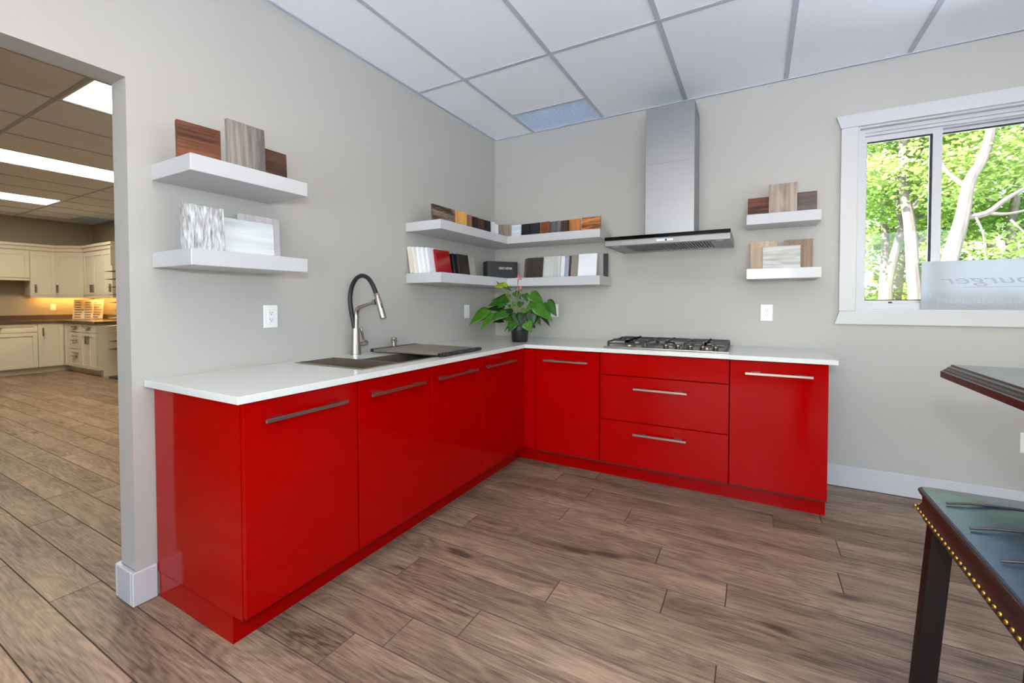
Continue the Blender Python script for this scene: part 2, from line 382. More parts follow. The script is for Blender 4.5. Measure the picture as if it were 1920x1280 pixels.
def vent(x0, x1, y0, y1, label, pitch=.0135):
    v = thing('ceiling_vent', label, 'vent', ((x0+x1)/2, (y0+y1)/2, H))
    b2 = BM(); cells(b2, [x0, x0+.016, x1-.016, x1], [y0, y0+.016, y1-.016, y1], lambda u, w: not (x0+.016 < u < x1-.016 and y0+.016 < w < y1-.016), H+.0005, H+.012, 'z'); obj('frame', b2, M_vent, v)
    b2 = BM(); n = int((x1-x0-.03)/pitch)
    for i in range(n+1):
        x = x0+.016+i*(x1-x0-.032)/n; box(b2, x-.0013, x+.0013, y0+.016, y1-.016, H+.0015, H+.012)
    n = int((y1-y0-.03)/pitch)
    for i in range(n+1):
        y = y0+.016+i*(y1-y0-.032)/n; box(b2, x0+.016, x1-.016, y-.0013, y+.0013, H+.002, H+.0115)
    o = obj('eggcrate', b2, M_vent, v); o['kind'] = 'stuff'
    b2 = BM(); box(b2, x0+.004, x1-.004, y0+.004, y1-.004, H+.022, H+.03); obj('duct_cover', b2, M_ventback, v)
vent(GX+.0135, GX+G-.0135, VY+.0135, -.021, 'pale blue eggcrate air vent in the corner of the ceiling')
vent(-8.388, -7.802, -.406, -.021, 'dim grey-blue air vent in the showroom ceiling', .03)

# baseboards
def bboard(name, segs, h=.131):
    b2 = BM()
    for (x0, x1, y0, y1) in segs: box(b2, x0, x1, y0, y1, 0.0, h, bev=0.004)
    return struct(name, b2, M_trim)
bboard('baseboard_left', [(-.120, .0, -2.6695, -2.653), (.0, .0165, -2.6695, -2.5872), (-.1365, -.1200, -2.6695, -2.2)], .131)
bboard('baseboard_back', [(2.406, XR-.017, -.0165, -.0)], .133)
bboard('baseboard_right', [(XR-.0165, XR, YF+.017, -.0)], .133)

# window
w = thing('window_1', 'x', 'window', (3.4, 0, WZ0)); del w['category']; w['kind'] = 'structure'; w['label'] = 'white vinyl sliding window with wide white casing looking out on trees'
b2 = BM(); prism(b2, [(2.490, 2.300), (2.514, 2.225), (WX1+.086, 2.225), (WX1+.11, 2.300)], -.024, -.0005, 'y'); obj('head_casing', b2, M_trim, w)
b2 = BM(); prism(b2, [(2.496, 1.021), (2.520, 1.100), (WX1+.08, 1.100), (WX1+.104, 1.021)], -.024, -.0005, 'y'); obj('sill_casing', b2, M_trim, w)
b2 = BM(); box(b2, 2.516, 2.600, -.020, -.0005, 1.1005, 2.2245, bev=.002); obj('side_casing', b2, M_trim, w)
b2 = BM(); box(b2, WX1, WX1+.084, -.020, -.0005, 1.1005, 2.2245, bev=.002); obj('side_casing', b2, M_trim, w)
b2 = BM()  # jamb liner
cells(b2, [WX0, WX0+.012, WX1-.012, WX1], [WZ0, WZ0+.012, WZ1-.012, WZ1], lambda u, v: not (WX0+.012 < u < WX1-.012 and WZ0+.012 < v < WZ1-.012), -.0004, .15, 'y'); obj('jamb', b2, M_trim, w)
b2 = BM()  # outer vinyl frame with stepped head track
a, b_, c, d = WX0+.012, WX1-.012, WZ0+.012, WZ1-.012
cells(b2, [a, a+.030, b_-.030, b_], [c, c+.035, d-.020, d], lambda u, v: not (a+.03 < u < b_-.03 and c+.035 < v < d-.02), .035, .14, 'y')
box(b2, a+.03, b_-.03, .050, .064, d-.036, d-.0201); box(b2, a+.03, b_-.03, .080, .094, d-.044, d-.0201); box(b2, a+.03, b_-.03, .112, .139, d-.05, d-.0201)
obj('frame', b2, M_white2, w)
def sash(x0, x1, z0, z1, y0, y1, st, gask):
    b2 = BM(); cells(b2, [x0, x0+st[0], x1-st[1], x1], [z0, z0+st[2], z1-st[3], z1], lambda u, v: not (x0+st[0] < u < x1-st[1] and z0+st[2] < v < z1-st[3]), y0, y1, 'y')
    s = obj('sash', b2, M_white2, w)
    gx0, gx1, gz0, gz1 = x0+st[0], x1-st[1], z0+st[2], z1-st[3]
    b2 = BM(); g = .005; ym = (y0+y1)/2
    cells(b2, [gx0, gx0+g*.5, gx1-gask, gx1], [gz0, gz0+g, gz1-g*1.5, gz1], lambda u, v: not (gx0+g*.5 < u < gx1-gask and gz0+g < v < gz1-g*1.5), ym-.008, ym+.008, 'y'); obj('gasket', b2, M_gasket, s)
    b2 = BM(); box(b2, gx0+.003, gx1-gask-.0005, ym-.003, ym+.003, gz0+.0055, gz1-.008); obj('pane', b2, M_glass, s)
sash(WX0+.043, 3.004, WZ0+.047+.001, WZ1-.049, .066, .102, (.014, .042, .018, .032), .010)
sash(3.006, 3.796, WZ0+.048, WZ1-.063, .104, .138, (.004, .03, .018, .012), .004)
sash(3.798, WX1-.043, WZ0+.048, WZ1-.049, .066, .102, (.042, .014, .018, .032), .004)
b2 = BM(); box(b2, 2.772, 2.790, .060, .0655, WZ0+.049, WZ0+.058, bev=.001); obj('latch', b2, M_gasket, w)

def added_window(n, label, ax, a, b_, z0, z1, p0, p1):  # unseen windows, added to let more daylight into the room
    w2 = thing('window_%d' % n, label, 'window', (p0, (a+b_)/2, z0) if ax == 'x' else ((a+b_)/2, p0, z0)); del w2['category']; w2['kind'] = 'structure'
    b2 = BM(); cells(b2, [a, a+.05, b_-.05, b_], [z0, z0+.05, z1-.05, z1], lambda u, v: not (a+.05 < u < b_-.05 and z0+.05 < v < z1-.05), p0, p1, ax); obj('frame', b2, M_white2, w2)
    m_ = (p0+p1)/2; d_ = (m_-.003, m_+.003)
    b2 = BM(); box(b2, *((d_ + (a+.051, b_-.051)) if ax == 'x' else ((a+.051, b_-.051) + d_)), z0+.051, z1-.051); obj('pane', b2, M_glass, w2)
added_window(2, 'plain white-framed window in the right wall beside the bar table', 'x', *RW[0], RZ0, RZ1, XR+.03, XR+.09)
added_window(3, 'left large white-framed shopfront window behind the camera', 'y', *FW[0], .3, 2.4, YF-.09, YF-.03)
added_window(4, 'right large white-framed shopfront window behind the camera', 'y', *FW[1], .3, 2.4, YF-.09, YF-.03)

# ------------------------------------------------------------------ red kitchen
ZT, ZB = 0.858, 0.832     # worktop
XF = 0.612                # door face
DZ0, DZ1 = 0.113, 0.826
# worktop with sink openings
A_ = (.080, .530, -2.018, -1.802); B_ = (.268, .535, -1.788, -1.140)
bm = BM()
cells(bm, sorted({0.002, A_[0], B_[0], A_[1], B_[1], .635, 2.4379}), sorted({-2.6155, A_[2], A_[3], B_[2], B_[3], -.635, -0.002}),
      lambda u, v: (u < .635 or v > -.635) and not (A_[0] < u < A_[1] and A_[2] < v < A_[3]) and not (B_[0] < u < B_[1] and B_[2] < v < B_[3]), ZB, ZT, 'z')
es = [e for e in bm.edges if e.is_manifold and e.calc_face_angle(0) > .5]
bmesh.ops.bevel(bm, geom=es, offset=.0022, segments=2, profile=.5, affect='EDGES')
tag(obj('countertop', bm, M_quartz, origin=(0, 0, ZB)), 'white quartz L-shaped countertop over the red cabinets', 'countertop')

# plinth (toe kick)
bm = BM(); prism(bm, [(.02, -2.5845), (.530, -2.5845), (.530, -.524), (2.403, -.524), (2.403, -.02), (.02, -.02)], 0.0, DZ0-.0155, 'z')
tag(obj('toe_kick', bm, M_red), 'recessed glossy red toe kick under the L-shaped cabinets', 'toe kick')

def handle(parent, p0, p1, nrm, z):
    """flat bar pull on two wide tabs; p0,p1 along the front, nrm outward"""
    b2 = BM(); p0, p1, n = Vector(p0), Vector(p1), Vector(nrm); t = (p1-p0).normalized()
    def blk(s0, s1, d0, d1, za, zb, bev):
        M = Matrix(((t.x, n.x, 0, p0.x), (t.y, n.y, 0, p0.y), (0, 0, 1, z), (0, 0, 0, 1)))
        box(b2, s0, s1, d0, d1, za, zb, bev=bev, M=M)
    ln = (p1-p0).length
    blk(0, ln, .026, .036, -.0065, .0065, .0008)
    blk(.028, .075, .0002, .0262, -.004, .006, .0005); blk(ln-.075, ln-.028, .0002, .0262, -.004, .006, .0005)
    obj('handle', b2, M_hand, parent)

def carcass(t, x0, x1, y0, y1, facing):
    b2 = BM(); k = .016; z0, z1 = DZ0-.015, ZB-.001
    box(b2, x0, x1, y0, y1, z0, z0+k)
    if facing == 'x': box(b2, x0, x1, y0, y0+k, z0+k, z1); box(b2, x0, x1, y1-k, y1, z0+k, z1); box(b2, x0, x0+k, y0+k, y1-k, z0+k, z1)
    else: box(b2, x0, x0+k, y0, y1, z0+k, z1); box(b2, x1-k, x1, y0, y1, z0+k, z1); box(b2, x0+k, x1-k, y1-k, y1, z0+k, z1)
    obj('body', b2, M_redin, t)
def cab_left(y0, y1, label, doors, extra=None):
    t = thing('base_cabinet', label, 'cabinet', (.3, (y0+y1)/2, DZ0-.015), 'red base cabinets along the left wall')
    carcass(t, .012, XF-.0205, y0+.001, y1-.001, 'x')
    for (a, b_, h) in doors:
        d = pbox('door', M_red, t, XF-.019, XF, a+.0016, b_-.0016, DZ0, DZ1, bev=.0015)
        if h: handle(d, (XF, h[0], 0), (XF, h[1], 0), (1, 0, 0), .761)
    if extra: extra(t)
    return t
def endp(t):
    b2 = BM(); prism(b2, [(.010, DZ0-.012), (XF-.0195, DZ0-.012), (XF-.0195, ZB-.0008), (.010, ZB-.0008)], -2.5865, -2.5765, 'y'); obj('end_panel', b2, M_red, t)
cab_left(-2.576, -2.116, 'red base cabinet at the doorway end with exposed glossy end panel', [(-2.5865, -2.117, (-2.531, -2.192))], endp)
cab_left(-2.114, -1.159, 'red double-door base cabinet below the sink', [(-2.1130, -1.637, (-2.068, -1.715)), (-1.637, -1.159, (-1.610, -1.244))])
cab_left(-1.158, -.752, 'red base cabinet between the sink cabinet and the inner corner', [(-1.158, -.752, (-1.150, -.774))])
def cab_back(x0, x1, label, fronts):
    t = thing('base_cabinet', label, 'cabinet', ((x0+x1)/2, -.3, DZ0-.015), 'red base cabinets along the back wall')
    carcass(t, x0+.001, x1-.001, -XF+.0205, -.012, 'y')
    for (nm, za, zb, h, hz) in fronts:
        d = pbox(nm, M_red, t, x0+.0016, x1-.0016, -XF, -XF+.019, za, zb, bev=.0015)
        if h: handle(d, (h[0], -XF, 0), (h[1], -XF, 0), (0, -1, 0), hz)
    return t
# corner filler
t = thing('base_cabinet', 'red blind corner cabinet with plain filler strips', 'cabinet', (.35, -.4, DZ0-.015))
carcass(t, .012, XF-.0205, -.750, -.012, 'x')
pbox('filler', M_red, t, XF-.019, XF, -.7505, -XF+.0005, DZ0, DZ1, bev=.0008)
pbox('filler', M_red, t, XF+.0005, .7055, -XF, -XF+.019, DZ0, DZ1, bev=.0008)
cab_back(.707, 1.171, 'red single-door base cabinet just right of the inner corner', [('door', DZ0, DZ1, (.779, 1.099), .754)])
cab_back(1.173, 1.936, 'red three-drawer base cabinet below the cooktop', [('drawer', .688, DZ1, None, 0), ('drawer', .397, .684, (1.398, 1.714), .613), ('drawer', DZ0, .393, (1.396, 1.712), .326)])
t = cab_back(1.938, 2.402, 'red single-door base cabinet at the right end, below the window side', [('door', DZ0, DZ1, (2.016, 2.332), .761)])

# ------------------------------------------------------------------ sink, mat, faucet, soap
t = thing('kitchen_sink', 'stainless steel two-bowl sink set in the white countertop', 'sink', (.3, -1.6, ZT))
def bowl(x0, x1, y0, y1, depth, nm):
    b2 = BM(); e = .003
    cells(b2, [x0-.010, x0+e, x1-e, x1+.010], [y0-.010, y0+e, y1-e, y1+.010], lambda u, v: not (x0+e < u < x1-e and y0+e < v < y1-e), ZT+.0006, ZT+.0032, 'z')
    x0 += .0008; x1 -= .0008; y0 += .0008; y1 -= .0008
    tx = .002
    z1, z0 = ZT+.0006, ZT-depth
    for (a, b_, c, d) in ((x0, x0+tx, y0, y1), (x1-tx, x1, y0, y1), (x0+tx, x1-tx, y0, y0+tx), (x0+tx, x1-tx, y1-tx, y1)): box(b2, a, b_, c, d, z0, z1)
    box(b2, x0, x1, y0, y1, z0-.002, z0)
    o = obj(nm, b2, M_sink, t)
    b2 = BM(); cx, cy = (x0+x1)/2, (y0+y1)/2
    lathe(b2, [(.040, 0), (.042, .002), (.030, .003), (.026, .001), (.001, .001)], (cx, cy, z0+.0002), 20); obj('drain', b2, M_nick, o, True)
bowl(*A_, .15, 'small_bowl'); bowl(*B_, .19, 'large_bowl')
# roll-up drying mat: rods and rubber ends
t = thing('drying_mat', 'roll-up rack of grey rods with black rubber ends across the sink', 'drying rack', (.3, -1.32, ZT+.004))
N = 23
for i in range(N):
    y = -1.505+i*(.385/(N-1))
    sk = -.03*(i/(N-1))*0
    b2 = BM(); tube(b2, [(.066, y, ZT+.0125), (.552, y, ZT+.0125)], .0072, 8); obj('rod', b2, mat('rod_steel', (158, 150, 140), .35, metal=.7) if i == 0 else bpy.data.materials['rod_steel'], t, True)
for x0, x1 in ((.040, .068), (.550, .578)):
    for i in range(N):
        y = -1.505+i*(.385/(N-1)); b2 = BM(); box(b2, x0, x1, y-.0078, y+.0078, ZT+.0035, ZT+.021, bev=.003); obj('rubber_end', b2, M_rubber, t)
# faucet
FX, FY = .062, -1.641
t = thing('kitchen_faucet', 'brushed nickel pull-down faucet with arched black hose', 'faucet', (FX, FY, ZT))
b2 = BM(); lathe(b2, [(.030, 0), (.030, .004), (.0275, .006), (.0215, .12), (.0195, .152), (.012, .155)], (FX, FY, ZT), 28); obj('body', b2, M_nick, t, True)
b2 = BM(); tube(b2, smoothpts([(FX+.006, FY, ZT+.13), (FX+.008, FY, 1.06), (FX+.010, FY, 1.098), (FX+.024, FY, 1.124), (FX+.060, FY, 1.136), (FX+.110, FY, 1.148), (FX+.148, FY, 1.158)], 5), [.0125]*15+[.0115-.0003*i for i in range(16)], 14); arm = obj('arm', b2, M_nick, t, True)
b2 = BM(); tube(b2, [(FX+.128, FY, 1.152), (FX+.142, FY, 1.156), (FX+.150, FY, 1.158), (FX+.166, FY, 1.162)], [.009, .012, .0165, .0165], 16); obj('magnet_holder', b2, M_nick, arm, True)
b2 = BM(); tube(b2, smoothpts([(FX-.010, FY, 1.005), (FX-.020, FY, 1.055), (FX-.036, FY, 1.12), (FX-.042, FY, 1.185), (FX-.026, FY, 1.25), (FX+.010, FY, 1.293), (FX+.058, FY, 1.308), (FX+.105, FY, 1.292), (FX+.142, FY, 1.25), (FX+.168, FY, 1.200)], 6), .0122, 14); obj('hose', b2, M_hose, t, True)
b2 = BM(); p = [Vector((FX+.167, FY, 1.206)), Vector((FX+.219, FY, 1.070))]; dv = p[1]-p[0]
tube(b2, [p[0], p[0]+dv*.02, p[0]+dv*.2, p[0]+dv*.205, p[0]+dv*.225, p[0]+dv*.23, p[0]+dv*.97, p[1]], [.013, .0150, .0152, .0142, .0142, .0162, .0170, .0155], 20); sp = obj('spray_head', b2, M_nick, t, True)
b2 = BM(); tube(b2, [p[0]+dv*.45+Vector((.0125, -.004, .004)), p[0]+dv*.62+Vector((.0135, -.004, .004))], .0035, 8); obj('button', b2, M_rubber, sp, True)
b2 = BM(); tube(b2, [(FX, FY+.012, .918), (FX, FY+.046, .920), (FX, FY+.047, .920), (FX, FY+.050, .920), (FX, FY+.051, .920), (FX, FY+.078, .921), (FX, FY+.080, .921)], [.0165, .0165, .0155, .0155, .0175, .0175, .015], 20); hub = obj('lever_hub', b2, M_nick, t, True)
b2 = BM(); tube(b2, [(FX+.001, FY+.062, .925), (FX+.001, FY+.052, .965), (FX, FY+.040, 1.008), (FX, FY+.039, 1.011)], [.0055, .0065, .0092, .008], 12); obj('lever', b2, M_nick, hub, True)
# soap pump
SX, SY = .048, -1.322
t = thing('soap_dispenser', 'small brushed nickel soap pump on the counter beside the faucet', 'soap dispenser', (SX, SY, ZT))
b2 = BM(); lathe(b2, [(.019, 0), (.019, .004), (.0145, .006), (.0145, .045), (.0175, .047), (.0175, .073), (.015, .0755)], (SX, SY, ZT), 20); obj('body', b2, M_nick, t, True)
b2 = BM(); tube(b2, [(SX, SY, ZT+.062), (SX+.030, SY-.030, ZT+.064), (SX+.036, SY-.036, ZT+.060)], [.0085, .0065, .006], 12); obj('spout', b2, M_nick, t, True)

# ------------------------------------------------------------------ cooktop
CX0, CX1, CY0, CY1 = 1.180, 1.932, -.562, -.060
t = thing('gas_cooktop', 'stainless five-burner gas cooktop with black iron grates', 'cooktop', ((CX0+CX1)/2, -.31, ZT))
pbox('plate', M_steel, t, CX0, CX1, CY0, CY1, ZT+.0004, ZT+.008, bev=.003, seg=2)
ZP = ZT+.008
def grate(x0, x1, y0, y1, mids, front_open=False):
    g = BM(); zt = ZP+.034; hb = .010; wb = .0055
    for y in (y0, y1): box(g, x0, x1, y-wb, y+wb, zt-hb-.010 if y == y0 else zt-hb, zt-.010 if y == y0 else zt, bev=.002)
    for x in (x0, x1): box(g, x-wb, x+wb, y0+wb, y1-wb, zt-hb, zt, bev=.002)
    for (fx, fy) in ((x0, y0), (x1, y0), (x0, y1), (x1, y1)): box(g, fx-wb*1.15, fx+wb*1.15, fy-wb*1.15, fy+wb*1.15, ZP+.0002, zt-.006, bev=.001)
    for (cx, cy) in mids:
        for dx, dy in ((1, 0), (-1, 0), (0, 1), (0, -1)):
            ex = x1 if dx > 0 else x0 if dx < 0 else cx; ey = y1 if dy > 0 else y0 if dy < 0 else cy
            sx, sy = cx+dx*.022, cy+dy*.022
            lo = (min(sx, ex), min(sy, ey)); hi = (max(sx, ex), max(sy, ey))
            if dy == 0: lo, hi = (lo[0], cy-wb*.8), (hi[0], cy+wb*.8)
            else: lo, hi = (cx-wb*.8, lo[1]), (cx+wb*.8, hi[1])
            box(g, lo[0], hi[0], lo[1], hi[1], zt-hb+.001, zt+.006, bev=.0015)
    obj('grate', g, M_iron, t)
    for (cx, cy) in mids:
        b2 = BM(); lathe(b2, [(.046, 0), (.046, .004), (.036, .006), (.034, .013), (.030, .014)], (cx, cy, ZP+.0002), 24); bu = obj('burner', b2, M_nick, t, True)
        b2 = BM(); lathe(b2, [(.032, .0141), (.033, .019), (.028, .022), (.004, .0225)], (cx, cy, ZP+.0002), 24); obj('burner_cap', b2, M_iron, bu, True)
grate(1.205, 1.432, -.525, -.085, [(1.318, -.410), (1.318, -.205)])
grate(1.446, 1.668, -.478, -.085, [(1.557, -.285)])
grate(1.682, 1.908, -.478, -.085, [(1.795, -.385), (1.795, -.185)])
for i in range(5):
    x = 1.572+i*.0712; b2 = BM()
    lathe(b2, [(.0175, 0), (.0175, .003), (.0150, .005), (.0145, .018), (.0155, .019), (.0155, .026), (.013, .028)], (x, -.520, ZP+.0002), 20); k = obj('knob', b2, M_knob, t, True)
    b2 = BM(); lathe(b2, [(.0160, .0185), (.0162, .0205), (.0160, .0225)], (x, -.520, ZP+.0002), 20); obj('knob_ring', b2, M_nick, k, True)

# ------------------------------------------------------------------ range hood
HX0, HX1, HY0, HZ0, HZ1 = 1.172, 1.928, -.500, 1.5305, 1.5915
t = thing('range_hood', 'stainless chimney range hood with black glass front edge above the cooktop', 'range hood', ((HX0+HX1)/2, -.25, HZ0))
b2 = BM(); prism(b2, [(HY0+.006, HZ1-.0225), (HY0, HZ0+.002), (HY0+.003, HZ0), (HY0+.020, HZ0), (HY0+.020, HZ1-.0225)], HX0, HX1, 'x'); obj('front_rail', b2, M_steelh, t)
pbox('glass_edge', M_black, t, HX0-.002, HX1+.002, HY0-.004, HY0+.06, HZ1-.022, HZ1, bev=.0015)
b2 = BM(); box(b2, HX0, HX0+.010, HY0+.0205, -.003, HZ0, HZ1-.0005); box(b2, HX1-.010, HX1, HY0+.0205, -.003, HZ0, HZ1-.0005); box(b2, HX0+.0105, HX1-.0105, HY0+.0605, -.003, HZ1-.012, HZ1-.0005); box(b2, HX0+.0105, HX1-.0105, -.028, -.003, HZ0, HZ1-.0125)
obj('canopy', b2, M_steelh, t)
b2 = BM(); cells(b2, [HX0+.0105, HX0+.115, HX1-.115, HX1-.0105], [HY0+.021, HY0+.07, -.07, -.0285], lambda u, v: not (HX0+.115 < u < HX1-.115 and HY0+.07 < v < -.07), HZ0+.002, HZ0+.006, 'z'); obj('underside', b2, M_steelh, t)
for k in range(2):
    fx0 = HX0+.117+k*.2615; fx1 = fx0+.2595
    b2 = BM(); box(b2, fx0, fx1, HY0+.072, -.072, HZ0+.0125, HZ0+.016); f = obj('filter', b2, M_slot, t)
    n = 15
    for i in range(n):
        x = fx0+.008+i*(fx1-fx0-.016)/(n-1); b2 = BM(); prism(b2, [(x-.0045, HZ0+.0122), (x-.0035, HZ0+.002), (x+.0035, HZ0+.002), (x+.0045, HZ0+.0122)], HY0+.075, -.075, 'y'); obj('baffle', b2, M_steelh, f)
for x in (HX0+.06, HX1-.06):
    b2 = BM(); lathe(b2, [(.022, 0), (.024, .0015), (.018, .0022), (.002, .0022)], (x, HY0+.045, HZ0+.0003), 18); obj('lamp_lens', b2, M_plate, t, True)
cp = pbox('control_panel', mat('panel_silver', (176, 182, 205), .35), t, 1.505, 1.607, HY0-.0030, HY0+.0015, HZ0+.012, HZ0+.028)
for i in range(8):
    x = 1.510+i*.0125+(.0 if i < 4 else .0); pbox('button' if i != 4 else 'display', M_plate if i != 4 else M_black, cp, x, x+.0088, HY0-.0042, HY0-.0031, HZ0+.0145, HZ0+.0255, bev=.0005)
b2 = BM(); box(b2, 1.387, 1.704, -.283, -.004, HZ1+.0003, 2.100, bev=.0015); ch = obj('lower_chimney', b2, M_steelh, t)
b2 = BM(); cells(b2, [1.3895, 1.392, 1.6995, 1.702], [-.2805, -.278, -.006, -.004], lambda u, v: not (1.392 < u < 1.6995 and -.278 < v < -.006), 2.1003, 2.484, 'z'); uc = obj('upper_chimney', b2, M_steelh, t)
b2 = BM()
for i in range(4): box(b2, 1.7021, 1.7026, -.20+i*.045, -.17+i*.045, 2.435, 2.443)
obj('vent_slots', b2, M_slot, uc)

# ------------------------------------------------------------------ shelves
def shelf(d, label, group=None):
    b2 = BM(); box(b2, *d, bev=.0018); return tag(obj('floating_shelf', b2, M_shelf, origin=(d[0], (d[2]+d[3])/2, d[4])), label, 'shelf', group)
SLU, SLL, SCU, SCL, SRU, SRL = 1.694, 1.354, 1.691, 1.352, 1.706, 1.366
shelf((.001, .296, -2.580, -2.1105, 1.633, SLU), 'upper white floating shelf on the left wall beside the doorway', 'white floating shelves')
shelf((.001, .294, -2.581, -2.1115, 1.294, SLL), 'lower white floating shelf on the left wall beside the doorway', 'white floating shelves')
shelf((2.007, 2.398, -.250, -.001, 1.642, SRU), 'upper small white floating shelf between the hood and window', 'white floating shelves')
shelf((2.010, 2.402, -.250, -.001, 1.302, SRL), 'lower small white floating shelf between the hood and window', 'white floating shelves')
def lshelf(z0, z1, label):
    b2 = BM(); prism(b2, [(.001, -1.158), (.299, -1.158), (.299, -.297), (1.070, -.297), (1.070, -.001), (.001, -.001)], z0, z1, 'z')
    bmesh.ops.bevel(b2, geom=[e for e in b2.edges], offset=.0018, segments=1, profile=.5, affect='EDGES')
    tag(obj('floating_shelf', b2, M_shelf, origin=(.15, -.15, z0)), label, 'shelf', 'white floating shelves')
lshelf(1.630, SCU, 'upper white L-shaped floating shelf wrapping the room corner'); lshelf(1.286, SCL, 'lower white L-shaped floating shelf wrapping the room corner')

# sample boards
WD = {}
def wd(key, dark, light, axis='z', **k):
    if key not in WD: WD[key] = wood('sample_'+key, dark, light, axis, **k)
    return WD[key]
def board(label, x, y, z, wdt, h, th, rz, lean, m, group, name='sample_board', bev=.0008):
    """x,y = left end of the bottom back edge; local x along the board, front faces local -y"""
    b2 = BM(); box(b2, 0, wdt, -th, 0, 0, h, bev=bev)
    o = obj(name, b2, m); o.location = (x, y, z+.0006); o.rotation_euler = Euler((-math.radians(lean), 0, math.radians(rz)), 'XYZ')
    return tag(o, label, 'sample board', group)
gL, gR, gC1, gC2 = 'samples on the doorway shelves', 'samples on the small shelves by the window', 'samples on the upper corner shelf', 'samples on the lower corner shelf'
# left shelves (front faces +x : rz=90, local x -> +y)
board('reddish walnut sample board, leftmost on the shelf beside the doorway', .150, -2.560, SLU, .147, .150, .019, 84, 2, wd('walnut', (58, 28, 15), (140, 84, 50), 'x', fine=120, rings=3, broad=4, contrast=.75), gL)
board('tall grey striped sample board on the shelf beside the doorway', .180, -2.395, SLU, .152, .208, .019, 88, 3, wd('greystripe', (98, 92, 88), (168, 160, 150), 'z', fine=70, rings=2, contrast=.5), gL)
board('dark brown sample board partly behind the grey striped one', .062, -2.190, SLU, .130, .176, .019, 90, 3, wd('darkwalnut', (62, 40, 34), (112, 78, 62), 'x', fine=70, rings=6), gL)
board('distressed white bark-textured sample board on the lower doorway shelf', .180, -2.562, SLL, .145, .176, .022, 88, 3, wd('distress', (112, 102, 98), (214, 219, 222), 'z', fine=260, rings=1, contrast=.6, broad=40, bump=.8, fal=.10), gL)
board('wide white horizontal-grained sample board on the lower doorway shelf', .130, -2.400, SLL, .225, .155, .019, 90, 3, wd('whiteh', (196, 202, 204), (226, 231, 232), 'x', fine=60, rings=3), gL)
board('pale pinkish-white sample board standing behind the wide white one', .062, -2.285, SLL, .185, .196, .019, 90, 3, wd('palepink', (188, 180, 182), (214, 208, 208), 'z', fine=80, rings=2), gL)
# right shelves (front faces -y : rz=0)
board('dark reddish wood sample board, left on the upper window-side shelf', 2.012, -.075, SRU, .150, .132, .019, 0, 3, wd('rosewood', (54, 24, 18), (122, 62, 44), 'x', fine=60, rings=9, broad=6), gR)
board('tall taupe oak sample board in the middle of the upper window-side shelf', 2.131, -.115, SRU, .152, .200, .019, 0, 3, wd('taupe', (122, 106, 96), (172, 156, 144), 'z', fine=60, rings=7, broad=5), gR)
board('dark grey-brown sample board, right on the upper window-side shelf', 2.255, -.075, SRU, .135, .140, .019, 0, 3, wd('greybrown', (64, 52, 48), (108, 92, 86), 'x', fine=70, rings=3), gR)
board('pale oak sample board, left behind the grey one on the lower window-side shelf', 2.030, -.070, SRL, .150, .186, .019, 0, 3, wd('paleoak', (158, 136, 112), (198, 178, 154), 'z', fine=70, rings=4), gR)
board('light grey horizontal-grained sample board in front on the lower window-side shelf', 2.100, -.110, SRL, .205, .146, .019, 0, 3, wd('lightgrey', (158, 156, 150), (202, 200, 196), 'x', fine=60, rings=5, broad=5), gR)
board('brown oak sample board, right behind the grey one on the lower window-side shelf', 2.222, -.070, SRL, .150, .186, .019, 0, 3, wd('brownoak', (124, 100, 80), (166, 140, 116), 'z', fine=70, rings=4), gR)
# upper corner shelf, left arm (fanned): start y, width, height, colours
bark = wd('bark', (62, 50, 42), (146, 126, 108), 'x', fine=130, rings=2, contrast=.34, broad=9, bump=.9, fal=.12)
def arm(y, x, wdt, h, m, label, rz=82): board(label, x, y, SCU, wdt-.004, h+random.uniform(-.004, .004), .016, rz, 1.5, m, gC1)
arm(-1.120, .190, .245, .118, bark, 'rough bark-brown sample block, leftmost on the upper corner shelf', 89)
arm(-.880, .190, .130, .112, wd('golden', (182, 124, 52), (222, 170, 92), 'z', fine=60, rings=5), 'golden yellow oak sample on the upper corner shelf')
arm(-.748, .188, .078, .112, wd('midbrown', (98, 68, 46), (150, 112, 82), 'z', fine=60, rings=3), 'medium brown sample just right of the golden oak one')
arm(-.668, .186, .082, .112, wd('espresso', (30, 22, 20), (54, 40, 36), 'z', fine=70), 'espresso sample just right of the medium brown one')
arm(-.584, .184, .086, .112, wd('wenge', (44, 28, 22), (88, 60, 46), 'z', fine=60), 'wenge striped sample next to the espresso one')
arm(-.496, .182, .096, .112, wd('blackw', (20, 19, 20), (38, 36, 38), 'z', fine=70), 'black wood sample left of the pair of white ones in the corner')
arm(-.398, .180, .078, .112, wd('whitev', (206, 208, 206), (232, 234, 232), 'z', fine=70), 'left one of two white samples near the room corner')
arm(-.318, .172, .062, .110, wd('whitev2', (196, 200, 204), (228, 231, 234), 'z', fine=70), 'right one of two white samples near the room corner')
board('grey-brown square sample facing out of the room corner', .165, -.235, SCU, .105, .108, .018, 12, 1.5, wd('greyoak', (104, 88, 76), (140, 124, 110), 'z', fine=70), gC1)
def armr(x, y, wdt, h, m, label, rz=-8): board(label, x, y, SCU, wdt-.003, h+random.uniform(-.004, .004), .016, rz, 1.5, m, gC1)
armr(.280, -.175, .092, .103, wd('whitewave', (190, 204, 222), (236, 240, 244), 'x', fine=34, rings=4, contrast=.5), 'white wavy-grained sample right of the room corner')
armr(.374, -.178, .082, .103, wd('black2', (22, 20, 24), (40, 36, 40), 'z', fine=70), 'black sample beside the white wavy one')
armr(.458, -.182, .088, .105, wd('navyblack', (20, 21, 28), (40, 42, 52), 'z', fine=70), 'blue-black sample left of the red-brown striped one')
armr(.548, -.178, .082, .106, wd('redstripe', (66, 32, 20), (158, 88, 54), 'z', fine=34, rings=2, contrast=.5), 'red-brown boldly striped sample on the right arm of the upper corner shelf')
